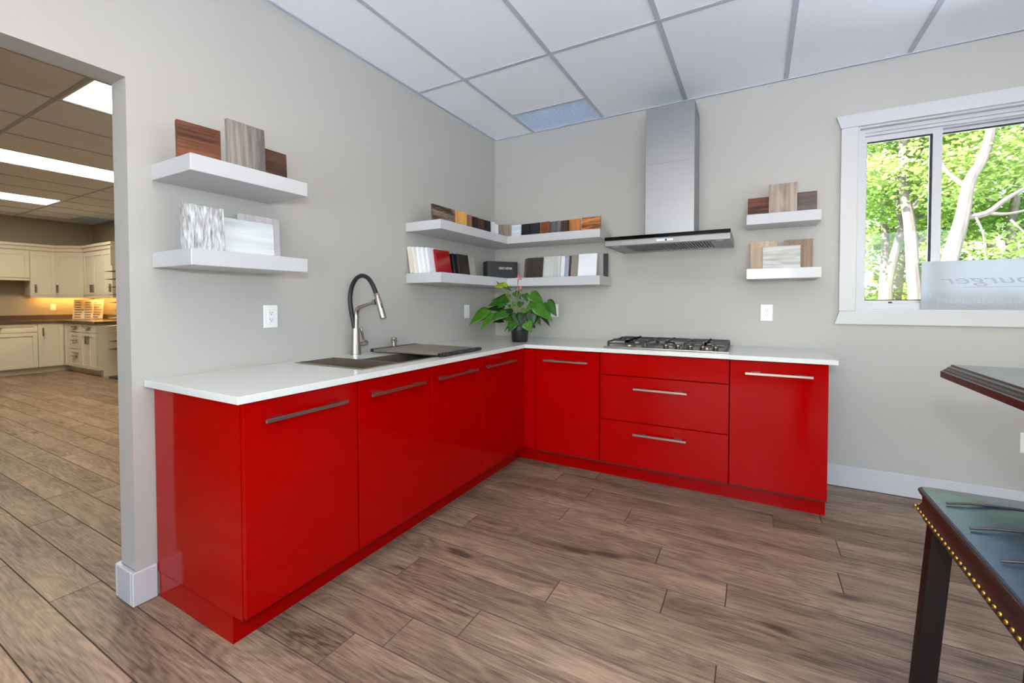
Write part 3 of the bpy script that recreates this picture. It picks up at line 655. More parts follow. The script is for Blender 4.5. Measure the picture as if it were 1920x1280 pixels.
armr(.632, -.182, .084, .106, wd('slate', (74, 76, 84), (118, 120, 128), 'z', fine=60), 'slate grey sample on the right arm of the upper corner shelf')
armr(.718, -.178, .075, .106, wd('darkoak', (46, 34, 28), (86, 66, 56), 'z', fine=50), 'dark oak striped sample right of the slate grey one')
armr(.795, -.182, .095, .106, wd('teak', (134, 76, 34), (198, 130, 76), 'z', fine=34, rings=4), 'orange teak striped sample beside the rough orange block')
armr(.892, -.176, .152, .108, wd('roughteak', (92, 48, 20), (206, 132, 72), 'x', fine=110, rings=4, contrast=.42, broad=8, bump=.8, fal=.12), 'rough orange-brown block at the right end of the upper corner shelf', -2)
# lower corner shelf
def solid(name, rgb, rough=.25, **k): return mat('panel_'+name, rgb, rough, **k)
def lo(y, x, wdt, m, label, h=.180, th=.018): board(label, x, y, SCL, wdt, h, th, 90, 9, m, gC2)
lo(-1.150, .032, .150, solid('cream', (224, 216, 200)), 'cream door sample leaning on the wall, leftmost on the lower corner shelf')
lo(-1.128, .052, .150, solid('offwhite', (220, 220, 214)), 'off-white door sample leaning second from the left end of the lower corner shelf')
lo(-1.108, .072, .150, solid('white_a', (238, 240, 242)), 'white door sample leaning third from the left end of the lower corner shelf')
lo(-1.082, .092, .150, solid('white_b', (228, 230, 232)), 'white door sample leaning fourth from the left end of the lower corner shelf')
lo(-1.060, .112, .165, solid('white_c', (224, 228, 232)), 'pale white door sample directly behind the glossy red one')
lo(-.940, .062, .150, solid('palegrey', (214, 216, 220)), 'pale grey door sample showing at the right of the glossy red one')
lo(-1.000, .132, .160, solid('red', (150, 8, 16), .06), 'glossy dark red door sample on the lower corner shelf', .172)
lo(-.752, .048, .140, solid('black', (14, 14, 16), .08), 'glossy black door sample on the lower corner shelf', .172)
lo(-.722, .068, .140, solid('navy', (28, 34, 46), .08), 'dark navy door sample beside the glossy black one', .172)
lo(-.690, .090, .145, solid('brownblack', (54, 42, 38), .08), 'glossy dark brown door sample left of the beige one', .172)
lo(-.545, .048, .145, wd('beige', (186, 184, 170), (206, 204, 190), 'z', fine=90, rings=1), 'beige textured door sample left of the black box', .168)
def lor(x, y, wdt, m, label, h=.180, th=.018, lean=9): board(label, x, y, SCL, wdt, h, th, 0, lean, m, gC2)
lor(.338, -.072, .150, wd('brownedge', (84, 72, 64), (112, 98, 88), 'z', fine=70), 'brown door sample showing behind the dark striped one', .174)
lor(.372, -.096, .152, wd('darkstripe', (34, 28, 30), (78, 66, 64), 'z', fine=40, rings=2), 'dark striped wood door sample right of the black box', .176)
lor(.526, -.096, .150, wd('lightstripe', (186, 190, 186), (218, 221, 216), 'z', fine=50, rings=2), 'light grey striped door sample right of the dark striped one')
lor(.600, -.076, .107, solid('white_d', (232, 236, 240)), 'white door sample showing beside the light grey striped one')
lor(.660, -.054, .087, solid('bluegrey', (166, 172, 184)), 'blue-grey door sample next to the taupe one')
lor(.742, -.070, .036, solid('charcoal', (62, 62, 68)), 'thin charcoal door sample edge left of the taupe one')
lor(.768, -.088, .090, solid('taupe', (152, 140, 130), .12), 'taupe door sample left of the big white one')
lor(.836, -.110, .150, solid('white_e', (240, 243, 248), .12), 'bright white door sample near the right end of the lower corner shelf', .184)
b2 = BM(); box(b2, 0, .035, -.018, 0, 0, .180, bev=.0008)
o = obj('sample_board', b2, solid('ebony', (58, 54, 60))); o.location = (1.028, -.060, SCL+.0006); tag(o, 'narrow dark sample strip at the right end of the lower corner shelf', 'sample board', gC2)

# boxed sample set with the printed name
t = thing('presentation_box', 'black box with white SCHENK lettering in the shelf corner', 'box', (.2, -.2, SCL))
R = Matrix.Rotation(math.radians(52), 4, 'Z'); O = Matrix.Translation((.205, -.210, SCL+.0006))
b2 = BM(); box(b2, -.136, .136, 0, .105, 0, .146, bev=.004, seg=2, M=O@R); bx = obj('carton', b2, mat('box_black', (20, 17, 18), .45), t)
b2 = BM(); box(b2, -.1365, -.124, -.0006, .1056, .001, .1465, M=O@R); obj('spine', b2, mat('box_spine', (22, 20, 21), .4), bx)
def text_mesh(name, s, m, parent, width, height, M, shear=0.0, depth=0.0, mirror=False):
    cu = bpy.data.curves.new(name, 'FONT'); cu.body = s; cu.shear = shear; cu.extrude = 0.0005
    tmp = bpy.data.objects.new(name, cu); COL.objects.link(tmp); bpy.context.view_layer.update()
    me = bpy.data.meshes.new_from_object(tmp); COL.objects.unlink(tmp); bpy.data.objects.remove(tmp)
    xs = [v.co.x for v in me.vertices]; ys = [v.co.y for v in me.vertices]
    sx, sy = width/(max(xs)-min(xs)), height/(max(ys)-min(ys))
    for v in me.vertices: v.co = Vector(((v.co.x-min(xs))*sx*(-1 if mirror else 1), v.co.z, (v.co.y-min(ys))*sy))
    me.transform(M); me.materials.append(m)
    if mirror: me.flip_normals()
    o = bpy.data.objects.new(name, me); COL.objects.link(o); o.parent = parent; me.transform(Matrix.Translation(-wloc(parent)))
    return o
M_letter = mat('letter_white', (226, 228, 232), .5)
text_mesh('lettering', 'SCHENK', M_letter, t, .098, .019, O@R@Matrix.Translation((-.012, -.0009, .080)))
b2 = BM(); cells(b2, [-.034, -.0315, -.0185, -.016], [.080, .0825, .0955, .098], lambda u, v: not (-.0315 < u < -.0185 and .0825 < v < .0955), -.0014, -.0002, 'y')
box(b2, -.0275, -.0225, -.0014, -.0002, .0865, .0915); bmesh.ops.transform(b2, matrix=O@R, verts=b2.verts[:]); obj('emblem', b2, M_letter, t)

# ------------------------------------------------------------------ outlets
def outlet(c, nrm, label, kind='duplex', w=.070, h=.109):
    n = Vector(nrm); tx = Vector((-n.y, n.x, 0)) if abs(n.x) < .5 else Vector((0, n.x, 0))
    Mx = Matrix(((tx.x, n.x, 0, c[0]), (tx.y, n.y, 0, c[1]), (0, 0, 1, c[2]), (0, 0, 0, 1)))
    t = thing('wall_outlet', label, 'outlet', c, 'white wall plates')
    b2 = BM(); box(b2, -w/2, w/2, .0003, .005, -h/2, h/2, bev=.0015, M=Mx); obj('plate', b2, M_plate, t)
    b2 = BM(); box(b2, -.0165, .0165, .0051, .0075, -.033, .033, bev=.001, M=Mx); rc = obj('receptacle', b2, M_plate, t)
    if kind == 'duplex':
        b2 = BM()
        for s in (-1, 1):
            box(b2, -.0072, -.0052, .0076, .0080, s*.0165-.001, s*.0165+.0075, M=Mx); box(b2, .0052, .0072, .0076, .0080, s*.0165-.001, s*.0165+.0065, M=Mx); box(b2, -.0022, .0022, .0076, .0080, s*.0165-.0085, s*.0165-.0045, M=Mx)
        obj('slots', b2, M_slot, rc)
outlet((0, -2.106, 1.090), (1, 0, 0), 'white duplex outlet above the counter left of the faucet')
outlet((0, -.446, 1.083), (1, 0, 0), 'white wall switch plate left of the potted plant', 'switch')
outlet((.585, 0, 1.087), (0, -1, 0), 'white wall plate half hidden behind the right leaves of the plant', 'switch')
outlet((2.128, 0, 1.086), (0, -1, 0), 'white duplex outlet on the back wall below the small shelves')
outlet((3.357, 0, .396), (0, -1, 0), 'white wall plate low under the window at the right edge')

# ------------------------------------------------------------------ anthurium
PX, PY = .500, -.462
t = thing('potted_anthurium', 'green anthurium with small pink flowers in a black pot on the counter', 'plant', (PX, PY, ZT))
b2 = BM(); lathe(b2, [(.056, .0005), (.058, .003), (.066, .085), (.072, .088), (.0745, .122), (.0715, .124), (.069, .122), (.066, .100)], (PX, PY, ZT), 28); pot = obj('pot', b2, M_pot, t, True)
b2 = BM(); lathe(b2, [(.0655, .096), (.0655, .104), (.03, .110), (.003, .111)], (PX, PY, ZT), 20); obj('soil', b2, M_soil, pot, True)
def leafmat(name, rgb, vein):
    m = mat(name, rgb, .32, spec=.4, var=.22, vscale=22); b = m.node_tree.nodes['Principled BSDF']
    b.inputs['Subsurface Weight'].default_value = 0.0
    return m
ML = [leafmat('leaf_bright', (58, 108, 18), 0), leafmat('leaf_mid', (42, 88, 18), 0), leafmat('leaf_dark', (20, 52, 18), 0), leafmat('leaf_yellow', (140, 152, 26), 0)]
M_stem = mat('leaf_stem', (112, 128, 62), .5); M_pink = mat('spathe_pink', (214, 74, 92), .4); M_spad = mat('spadix', (226, 150, 130), .6)
RV, UV, FV = Vector((math.cos(YAW), math.sin(YAW), 0)), Vector((0, 0, 1)), Vector((-math.sin(YAW), math.cos(YAW), 0))
ZS = .000506
def pp(x, y, d): return Vector((PX, PY, ZT)) + RV*((x-915)*ZS) + UV*((1128-y)*ZS*1.0) + FV*d
def leaf(base, tip, w, nrm, m, droop=.15):
    ax = tip-base; L = ax.length; ax.normalize(); nrm = (nrm-ax*nrm.dot(ax)).normalized(); sd = ax.cross(nrm)
    prof = [(-.16, .22), (-.12, .40), (-.02, .52), (.12, .56), (.3, .50), (.5, .38), (.7, .24), (.86, .11), (1.0, .004)]
    b2 = BM(); rows = []
    for (s, hw) in prof:
        c = base+ax*(L*s)-nrm*(droop*L*max(0, s)**2*.6)
        hw *= w; row = []
        for f in (-1, -.55, 0, .55, 1):
            lift = (abs(f)*.22*hw) - (abs(f)**2)*.10*hw
            off = -0.16*L*0 if s > -.1 else (0.10*L if f == 0 else 0.0)
            row.append(b2.verts.new(c+sd*(hw*f)+nrm*lift+ax*off))
        rows.append(row)
    for a, b_ in zip(rows, rows[1:]):
        for k in range(4): b2.faces.new((a[k], a[k+1], b_[k+1], b_[k]))
    o = obj('leaf', b2, m, t, True)
    sm = o.modifiers.new('thick', 'SOLIDIFY'); sm.thickness = .0008; sm.offset = 0
    root = Vector((PX, PY, ZT+.105))+Vector((random.uniform(-.02, .02), random.uniform(-.02, .02), 0))
    mid = (root+base)/2+Vector((0, 0, .035))+(base-root)*.05
    b3 = BM(); tube(b3, smoothpts([root, mid, base+ax*(.02*L)-nrm*.001], 4), .0016, 6); obj('stem', b3, M_stem, o, True)
LV = [  # base x,y, tip x,y, width, depth at base, depth at tip, material
 (410, 670, 155, 862, 150, .02, -.05, 0), (520, 740, 325, 922, 120, -.05, -.12, 0), (730, 490, 415, 575, 170, .06, .08, 1), (735, 458, 455, 490, 90, .09, .10, 0),
 (650, 630, 410, 630, 120, .04, .06, 2), (700, 700, 500, 770, 130, -.06, -.10, 1), (640, 720, 300, 790, 100, 0, 0, 0), (790, 690, 640, 650, 110, .0, .0, 2),
 (640, 285, 525, 305, 85, .03, .02, 3), (690, 300, 690, 215, 75, .04, .06, 3), (650, 270, 795, 365, 85, .05, .02, 1), (600, 262, 560, 212, 20, .04, .04, 1),
 (850, 395, 935, 495, 100, .02, -.02, 1), (990, 420, 1030, 520, 90, .05, .02, 1), (1090, 430, 1285, 570, 180, .03, .0, 0), (1150, 560, 1000, 640, 120, .0, -.03, 0),
 (1170, 610, 1400, 805, 180, -.03, -.06, 0), (1340, 550, 1480, 750, 150, .05, .04, 1), (1110, 650, 1245, 880, 130, .02, .02, 0), (1250, 730, 1395, 905, 80, .06, .07, 2),
 (1090, 710, 1080, 930, 150, -.05, -.07, 2), (1010, 845, 1080, 968, 150, -.09, -.11, 0), (820, 850, 745, 968, 120, -.08, -.11, 1), (745, 890, 680, 972, 26, -.04, -.06, 1),
 (865, 710, 880, 860, 140, -.07, -.10, 2), (940, 720, 925, 860, 130, -.08, -.11, 2), (930, 540, 900, 615, 100, .0, -.02, 1), (850, 540, 840, 610, 90, .03, .02, 0),
 (660, 820, 485, 830, 60, .05, .07, 2), (600, 590, 730, 560, 80, .02, .0, 1), (760, 600, 880, 545, 60, .02, .03, 0), (700, 760, 830, 830, 120, -.06, -.08, 1),
 (1080, 640, 1130, 560, 110, .04, .05, 1), (1260, 640, 1330, 780, 130, -.01, -.02, 0), (1000, 660, 940, 720, 90, -.03, -.05, 0), (1120, 890, 1150, 935, 40, .03, .03, 2)]
for (bx_, by_, tx_, ty_, w_, d0, d1, k) in LV:
    B, T = pp(bx_, by_, d0), pp(tx_, ty_, d1)
    leaf(B, T, w_*ZS*1.18, (-FV*.8+UV*.75+RV*random.uniform(-.25, .25)), ML[k], random.uniform(.08, .22))
def flower(x, y, d, tipx, tipy, w, m, L=1.0):
    b3 = BM(); tube(b3, smoothpts([Vector((PX, PY, ZT+.105)), pp(870, 600, d*.5), pp(x, y, d)], 5), .0014, 6); st = obj('flower_stem', b3, mat('flower_stem', (146, 104, 84), .5) if 'flower_stem' not in bpy.data.materials else bpy.data.materials['flower_stem'], t, True)
    B, T = pp(x, y, d), pp(tipx, tipy, d); ax = T-B; sd = RV if abs(ax.normalized().dot(RV)) < .8 else UV
    b3 = BM(); vs = []
    for s, hw in ((0, .3), (.25, .9), (.55, .8), (.8, .4), (1, .02)):
        vs.append([b3.verts.new(B+ax*s+sd*(hw*w*ZS*f)-FV*(abs(f)*.004)) for f in (-1, 0, 1)])
    for a, b_ in zip(vs, vs[1:]):
        for k in (0, 1): b3.faces.new((a[k], a[k+1], b_[k+1], b_[k]))
    so = obj('spathe', b3, m, st, True); md = so.modifiers.new('thick', 'SOLIDIFY'); md.thickness = .001
    b3 = BM(); tube(b3, [B, B+(ax*.3)-FV*.012, B+ax*.6-FV*.016], [.0025, .0028, .001], 8); obj('spadix', b3, M_spad, st, True)
flower(890, 195, .0, 897, 105, 14, M_pink); flower(885, 190, .0, 862, 160, 8, M_pink); flower(895, 185, 0, 948, 195, 12, mat('spathe_back', (96, 84, 84), .5)); flower(925, 340, -.02, 922, 300, 26, M_pink); flower(918, 390, -.02, 942, 352, 16, ML[1])

# ------------------------------------------------------------------ high table and stool at the right
TX0, TY1, TZ = 2.545, -1.655, .975
t = thing('bar_table', 'dark mahogany bar table with moulded edge at the right', 'table', (3.0, -2.2, 0))
prof = [(0, -.040), (0, -.022), (.003, -.020), (.006, -.016), (.010, -.0125), (.012, -.008), (.0165, -.005), (.018, 0)]
b2 = BM(); rings = []
tx1, ty0 = 3.45, -2.75
for (ins, dz) in prof:
    rings.append([b2.verts.new(v) for v in ((TX0+ins, ty0+ins, TZ+dz), (tx1-ins, ty0+ins, TZ+dz), (tx1-ins, TY1-ins, TZ+dz), (TX0+ins, TY1-ins, TZ+dz))])
for a, b_ in zip(rings, rings[1:]):
    for k in range(4): b2.faces.new((a[k], a[(k+1) % 4], b_[(k+1) % 4], b_[k]))
b2.faces.new(rings[0][::-1]); top = obj('tabletop', b2, M_mahog, t)
b2 = BM(); box(b2, TX0+.0185, tx1-.0185, ty0+.0185, TY1-.0185, TZ-.006, TZ+.0004); obj('top_panel', b2, M_mahogtop, top)
pbox('apron', M_mahog, t, TX0+.42, tx1-.12, ty0+.30, TY1-.30, TZ-.12, TZ-.0405)
for (x, y) in ((TX0+.44, ty0+.32), (tx1-.14, ty0+.32), (tx1-.14, TY1-.32), (TX0+.44, TY1-.32)):
    b2 = BM(); box(b2, x-.035, x+.035, y-.035, y+.035, 0.0, TZ-.1205, bev=.004); obj('leg', b2, M_mahog, t)

sx0, sx1, sy0, sy1, sz = 2.412, 2.862, -2.520, -2.012, .716
t = thing('bar_stool', 'dark leather bar stool with brass nailhead trim at the right', 'stool', ((sx0+sx1)/2, (sy0+sy1)/2, 0))
def rrect(x0, x1, y0, y1, r, n=5):
    out = []
    for cx, cy, a in ((x1-r, y1-r, 0), (x0+r, y1-r, 90), (x0+r, y0+r, 180), (x1-r, y0+r, 270)):
        for k in range(n+1):
            t_ = math.radians(a+90*k/n); out.append((cx+r*math.cos(t_), cy+r*math.sin(t_)))
    return out
def loops(b3, L):
    for a, b_ in zip(L, L[1:]):
        for k in range(len(a)): b3.faces.new((a[k], a[(k+1) % len(a)], b_[(k+1) % len(a)], b_[k]))
SR = .022
def crown(u, v): return .020*(1-(2*u-1)**4)*(1-(2*v-1)**4)
b2 = BM(); rg = []
for d in (0, .003, .008, .016, .03, .05, .08, .12, .16, .20):
    ring = []
    for (x, y) in rrect(sx0+d, sx1-d, sy0+d, sy1-d, max(SR-d*.5, .004)):
        u, v = (x-sx0)/(sx1-sx0), (y-sy0)/(sy1-sy0); ring.append(b2.verts.new((x, y, sz-.004*(d == 0)+crown(min(1, max(0, u)), min(1, max(0, v))))))
    rg.append(ring)
loops(b2, rg); b2.faces.new(rg[-1]); bmesh.ops.recalc_face_normals(b2, faces=b2.faces[:])
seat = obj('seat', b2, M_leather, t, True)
# stitched seams across the seat
for k, v in enumerate((.30, .54, .78)):
    pts = [(sx0+(sx1-sx0)*u, sy0+(sy1-sy0)*(v-.03*u), sz+crown(u, v-.03*u)+.0008) for u in [.04+.92*i/12 for i in range(13)]]
    b2 = BM(); tube(b2, pts, .0024, 6); obj('seam', b2, M_seam, seat, True)
# boxed sides flaring to the nail line
b2 = BM(); rg = []
for (o_, z) in ((.0, sz-.004), (.003, sz-.007), (.002, sz-.012), (-.002, sz-.018), (-.002, sz-.033), (.002, sz-.042), (.005, sz-.046), (.005, sz-.056), (.0, sz-.060), (-.004, sz-.072), (-.010, sz-.078)):
    rg.append([b2.verts.new((x, y, z)) for x, y in rrect(sx0-o_, sx1+o_, sy0-o_, sy1+o_, SR)])
loops(b2, rg); b2.faces.new(rg[-1]); bmesh.ops.recalc_face_normals(b2, faces=b2.faces[:]); obj('seat_side', b2, M_leatherside, t, True)
b2 = BM(); pr = rrect(sx0-.002, sx1+.002, sy0-.002, sy1+.002, SR); tube(b2, [(x, y, sz-.005) for x, y in pr+pr[:1]], .0030, 8)
obj('piping', b2, M_leatherside, t, True)
bn = BM(); bmesh.ops.create_uvsphere(bn, u_segments=8, v_segments=6, radius=.0042)
nme = bpy.data.meshes.new('nailhead'); bn.to_mesh(nme); bn.free(); nme.materials.append(M_brass)
for p_ in nme.polygons: p_.use_smooth = True
def nails(a, b_, n):
    for i in range(n):
        f = (i+.5)/n; o = bpy.data.objects.new('nailhead', nme); COL.objects.link(o); o.parent = t
        o.location = Vector((a[0]+(b_[0]-a[0])*f, a[1]+(b_[1]-a[1])*f, sz-.0485))-t.location
q = .0050
nails((sx0-q, sy1+q), (sx0-q, sy0-q), 27); nails((sx0-q, sy0-q), (sx1+q, sy0-q), 26); nails((sx1+q, sy0-q), (sx1+q, sy1+q), 27); nails((sx1+q, sy1+q), (sx0-q, sy1+q), 26)
for (cx, cy, dx, dy) in ((sx0+.032, sy1-.036, -1, 1), (sx1-.032, sy1-.036, 1, 1), (sx0+.032, sy0+.036, -1, -1), (sx1-.032, sy0+.036, 1, -1)):
    b2 = BM(); hw = .019; zt = sz-.0785; sp_ = .040
    tp = [(cx-dx*hw+dx*hw*s, cy-dy*hw+dy*hw*u) for s, u in ((0, 0), (2, 0), (2, 2), (0, 2))]
    bt = [(x+dx*sp_, y+dy*sp_*.35) for x, y in tp]
    A = [b2.verts.new((x, y, zt)) for x, y in tp]; B2 = [b2.verts.new((x, y, 0)) for x, y in bt]
    fs = [b2.faces.new(A), b2.faces.new(B2[::-1])]+[b2.faces.new((A[k], B2[k], B2[(k+1) % 4], A[(k+1) % 4])) for k in range(4)]
    bmesh.ops.recalc_face_normals(b2, faces=fs); obj('leg', b2, M_legwood, t)
f_ = .055*(1-.22/(sz-.1185))
for (a, b_) in (((sx0+.010, sy0+.04), (sx0+.010, sy1-.04)), ((sx1-.010, sy0+.04), (sx1-.010, sy1-.04))):
    b2 = BM(); box(b2, a[0]-.009, a[0]+.009, a[1]-.01, b_[1]+.01, .20, .235); obj('stretcher', b2, M_legwood, t)
b2 = BM(); box(b2, sx0+.03, sx1-.03, sy0+.025, sy0+.043, .26, .295); obj('stretcher', b2, M_legwood, t)

# ------------------------------------------------------------------ window sign
t = thing('window_sign', 'translucent white plastic sign with mirrored grey lettering in the window', 'sign', (3.35, .026, 1.115))
b2 = BM(); box(b2, 2.913, 3.80, .024, .028, 1.1125, 1.392); obj('sheet', b2, M_sign, t)
text_mesh('lettering', 'sburger', M_print, t, .43, .060, Matrix.Translation((3.425, .0232, 1.245)), shear=.28, mirror=True)
text_mesh('lettering', 'ED DEALER', M_print2, t, .345, .027, Matrix.Translation((3.335, .0232, 1.148)), mirror=True)
b2 = BM(); box(b2, 3.09, 3.60, .0226, .0236, 1.2385, 1.2415); obj('underline', b2, M_print, t)

# ------------------------------------------------------------------ showroom kitchen beyond the doorway
BF, SF = -8.17, -.575      # base fronts: far run (x), side run (y)
UF, US = -8.45, -.335
def shaker(parent, nm, plane, a0, a1, z0, z1, hd=None, fr=.055):
    """frame-and-panel front; plane ('x',val) faces +x, ('y',val) faces -y"""
    ax, v = plane; b2 = BM(); fr = min(fr, (z1-z0)*.3, (a1-a0)*.3)
    a0 += .0025; a1 -= .0025; z0 += .0025; z1 -= .0025
    def slab(u0, u1, w0, w1, d0, d1):
        if ax == 'x': box(b2, v+d0, v+d1, u0, u1, w0, w1)
        else: box(b2, u0, u1, v-d1, v-d0, w0, w1)
    slab(a0, a0+fr, z0, z1, 0, .020); slab(a1-fr, a1, z0, z1, 0, .020); slab(a0+fr, a1-fr, z0, z0+fr, 0, .020); slab(a0+fr, a1-fr, z1-fr, z1, 0, .020); slab(a0+fr, a1-fr, z0+fr, z1-fr, 0, .008)
    d = obj(nm, b2, M_cab, parent)
    if hd:
        b2 = BM(); (ha0, ha1, hz0, hz1) = hd
        if ax == 'x': box(b2, v+.0202, v+.045, ha0, ha1, hz0, hz1, bev=.002)
        else: box(b2, ha0, ha1, v-.045, v-.0202, hz0, hz1, bev=.002)
        obj('handle', b2, M_hand, d)
BT = .825
gb, gu = 'cream base cabinets in the showroom', 'cream wall cabinets in the showroom'
t = thing('base_cabinet', 'cream base cabinet with drawer over door at the left of the doorway view', 'cabinet', (BF-.3, -1.6, .1), gb)
pbox('body', M_cab, t, XB+.005, BF-.001, -1.86, -.907, .10, BT)
shaker(t, 'drawer', ('x', BF), -1.86, -.907, .683, BT-.005, (-1.47, -1.30, .750, .765)); shaker(t, 'door', ('x', BF), -1.86, -.907, .105, .678)
t = thing('base_cabinet', 'cream single-door base cabinet just left of the showroom inner corner', 'cabinet', (BF-.3, -.75, .1), gb)
pbox('body', M_cab, t, XB+.005, BF-.001, -.905, -.006, .10, BT)
shaker(t, 'door', ('x', BF), -.905, -.600, .105, BT-.005, (-.855, -.838, .615, .745))
t = thing('base_cabinet', 'cream base cabinet with stacked drawers right of the showroom inner corner', 'cabinet', (-7.7, -.3, .1), gb)
pbox('body', M_cab, t, BF+.001, -7.471, SF+.001, -.006, .10, BT)
for (za, zb, hz) in ((.683, BT-.005, .755), (.405, .678, .545), (.105, .400, .285)): shaker(t, 'drawer', ('y', SF), -7.93, -7.471, za, zb, (-7.79, -7.60, hz-.008, hz+.008))
shaker(t, 'filler', ('y', SF), BF+.025, -7.932, .105, BT-.005)
t = thing('base_cabinet', 'cream base cabinet with two narrow doors at the end of the showroom run', 'cabinet', (-7.15, -.3, .1), gb)
pbox('body', M_cab, t, -7.469, -6.865, SF+.001, -.006, .10, BT)
shaker(t, 'drawer', ('y', SF), -7.469, -6.866, .683, BT-.005, (-7.26, -7.06, .747, .763))
shaker(t, 'door', ('y', SF), -7.469, -7.168, .105, .678, (-7.225, -7.200, .50, .63)); shaker(t, 'door', ('y', SF), -7.167, -6.866, .105, .678, (-7.135, -7.110, .50, .63))
b2 = BM(); prism(b2, [(XB+.01, -1.85), (BF-.07, -1.85), (BF-.07, SF+.065), (-6.85, SF+.065), (-6.85, -.01), (XB+.01, -.01)], 0.0, .0995, 'z'); tag(obj('toe_kick', b2, M_cab), 'cream toe kick under the showroom base cabinets', 'toe kick')
b2 = BM(); prism(b2, [(XB+.004, -1.88), (BF+.045, -1.88), (BF+.045, SF-.045), (-6.835, SF-.045), (-6.835, -.004), (XB+.004, -.004)], BT+.0005, .864, 'z')
ct = tag(obj('countertop', b2, M_ctrbg, origin=(-8.4, -.4, BT)), 'brown speckled laminate countertop on the cream showroom cabinets', 'countertop')
b2 = BM(); box(b2, XB+.003, XB+.022, -1.88, -.023, .8645, .945); box(b2, XB+.003, -6.835, -.022, -.003, .8645, .945); obj('backsplash', b2, M_ctrbg, ct)
# wall cabinets
def ucab(label, loc): return thing('wall_cabinet', label, 'cabinet', loc, gu)
t = ucab('short cream wall cabinet over the open hood space in the showroom', (XB+.16, -1.4, 1.57)); pbox('body', M_cab, t, XB+.004, UF-.001, -1.86, -.912, 1.545, 2.03); shaker(t, 'door', ('x', UF), -1.86, -.912, 1.565, 2.0)
pbox('light_rail', M_cab, t, UF-.03, UF+.018, -1.86, -.912, 1.522, 1.5445)
t = ucab('cream wall cabinet with one door left of the diagonal corner one', (XB+.16, -.75, 1.28)); pbox('body', M_cab, t, XB+.004, UF-.001, -.910, -.602, 1.28, 2.03); shaker(t, 'door', ('x', UF), -.910, -.602, 1.285, 2.0, (-.860, -.842, 1.33, 1.46))
t = ucab('cream diagonal corner wall cabinet in the showroom', (XB+.25, -.25, 1.28))
b2 = BM(); prism(b2, [(XB+.004, -.600), (UF, -.600), (-8.115, US-.0), (-8.115, -.004), (XB+.004, -.004)], 1.28, 2.03, 'z'); obj('body', b2, M_cab, t)
b2 = BM(); A0, A1 = Vector((UF+.003, -.600, 0)), Vector((-8.115, US+.002, 0)); tv = (A1-A0).normalized(); nv = Vector((tv.y, -tv.x, 0)); ln = (A1-A0).length
MX = Matrix(((tv.x, nv.x, 0, A0.x), (tv.y, nv.y, 0, A0.y), (0, 0, 1, 0), (0, 0, 0, 1)))
for (u0, u1, w0, w1, d1) in ((.004, .06, 1.285, 2.0, .020), (ln-.06, ln-.004, 1.285, 2.0, .020), (.06, ln-.06, 1.285, 1.34, .020), (.06, ln-.06, 1.945, 2.0, .020), (.06, ln-.06, 1.34, 1.945, .008)): box(b2, u0, u1, .0005, d1, w0, w1, M=MX)
dd = obj('door', b2, M_cab, t); b2 = BM(); box(b2, .035, .052, .0203, .045, 1.33, 1.46, M=MX); obj('handle', b2, M_hand, dd)
t = ucab('cream double-door wall cabinet right of the diagonal corner one', (-7.5, -.16, 1.28)); pbox('body', M_cab, t, -8.113, -6.930, US+.001, -.004, 1.28, 2.03)
for i, (a, b_) in enumerate(((-8.09, -7.70), (-7.70, -7.31), (-7.31, -6.93))): shaker(t, 'door', ('y', US), a, b_, 1.285, 2.0, ((-7.755, -7.735, 1.33, 1.46), (-7.665, -7.645, 1.33, 1.46), (-7.0, -6.98, 1.33, 1.46))[i])
b2 = BM(); CR = [(XB+.003, -1.88), (UF+.05, -1.88), (UF+.05, -.625), (-8.09, US-.045), (-6.90, US-.045), (-6.90, -.003), (XB+.003, -.003)]
prism(b2, CR, 2.0905, 2.132, 'z'); CR2 = [(XB+.003, -1.87), (UF+.025, -1.87), (UF+.025, -.612), (-8.105, US-.022), (-6.915, US-.022), (-6.915, -.003), (XB+.003, -.003)]; prism(b2, CR2, 2.0305, 2.0905, 'z')
tag(obj('crown_moulding', b2, M_cab, origin=(XB+.2, -.5, 2.03)), 'cream crown moulding running over the showroom wall cabinets', 'moulding')
b2 = BM(); prism(b2, [(UF-.03, -.910), (UF+.02, -.910), (UF+.02, -.605), (-8.10, US-.02), (-6.93, US-.02), (-6.93, US+.03), (-8.13, US+.03), (UF-.03, -.60)], 1.240, 1.2795, 'z'); tag(obj('light_rail', b2, M_cab), 'cream light rail moulding under the showroom wall cabinets', 'moulding')
t = thing('under_cabinet_light', 'warm glowing light strip under the showroom corner wall cabinets', 'light', (-8.6, -.2, 1.27))
pbox('housing', M_frame, t, -8.70, -8.66, -.80, -.12, 1.262, 1.2795); pbox('lens', M_under, t, -8.695, -8.665, -.79, -.13, 1.2565, 1.2618)
pbox('housing', M_frame, t, -8.64, -7.0, -.16, -.12, 1.262, 1.2795); pbox('lens', M_under, t, -8.63, -7.01, -.155, -.125, 1.2565, 1.2618)
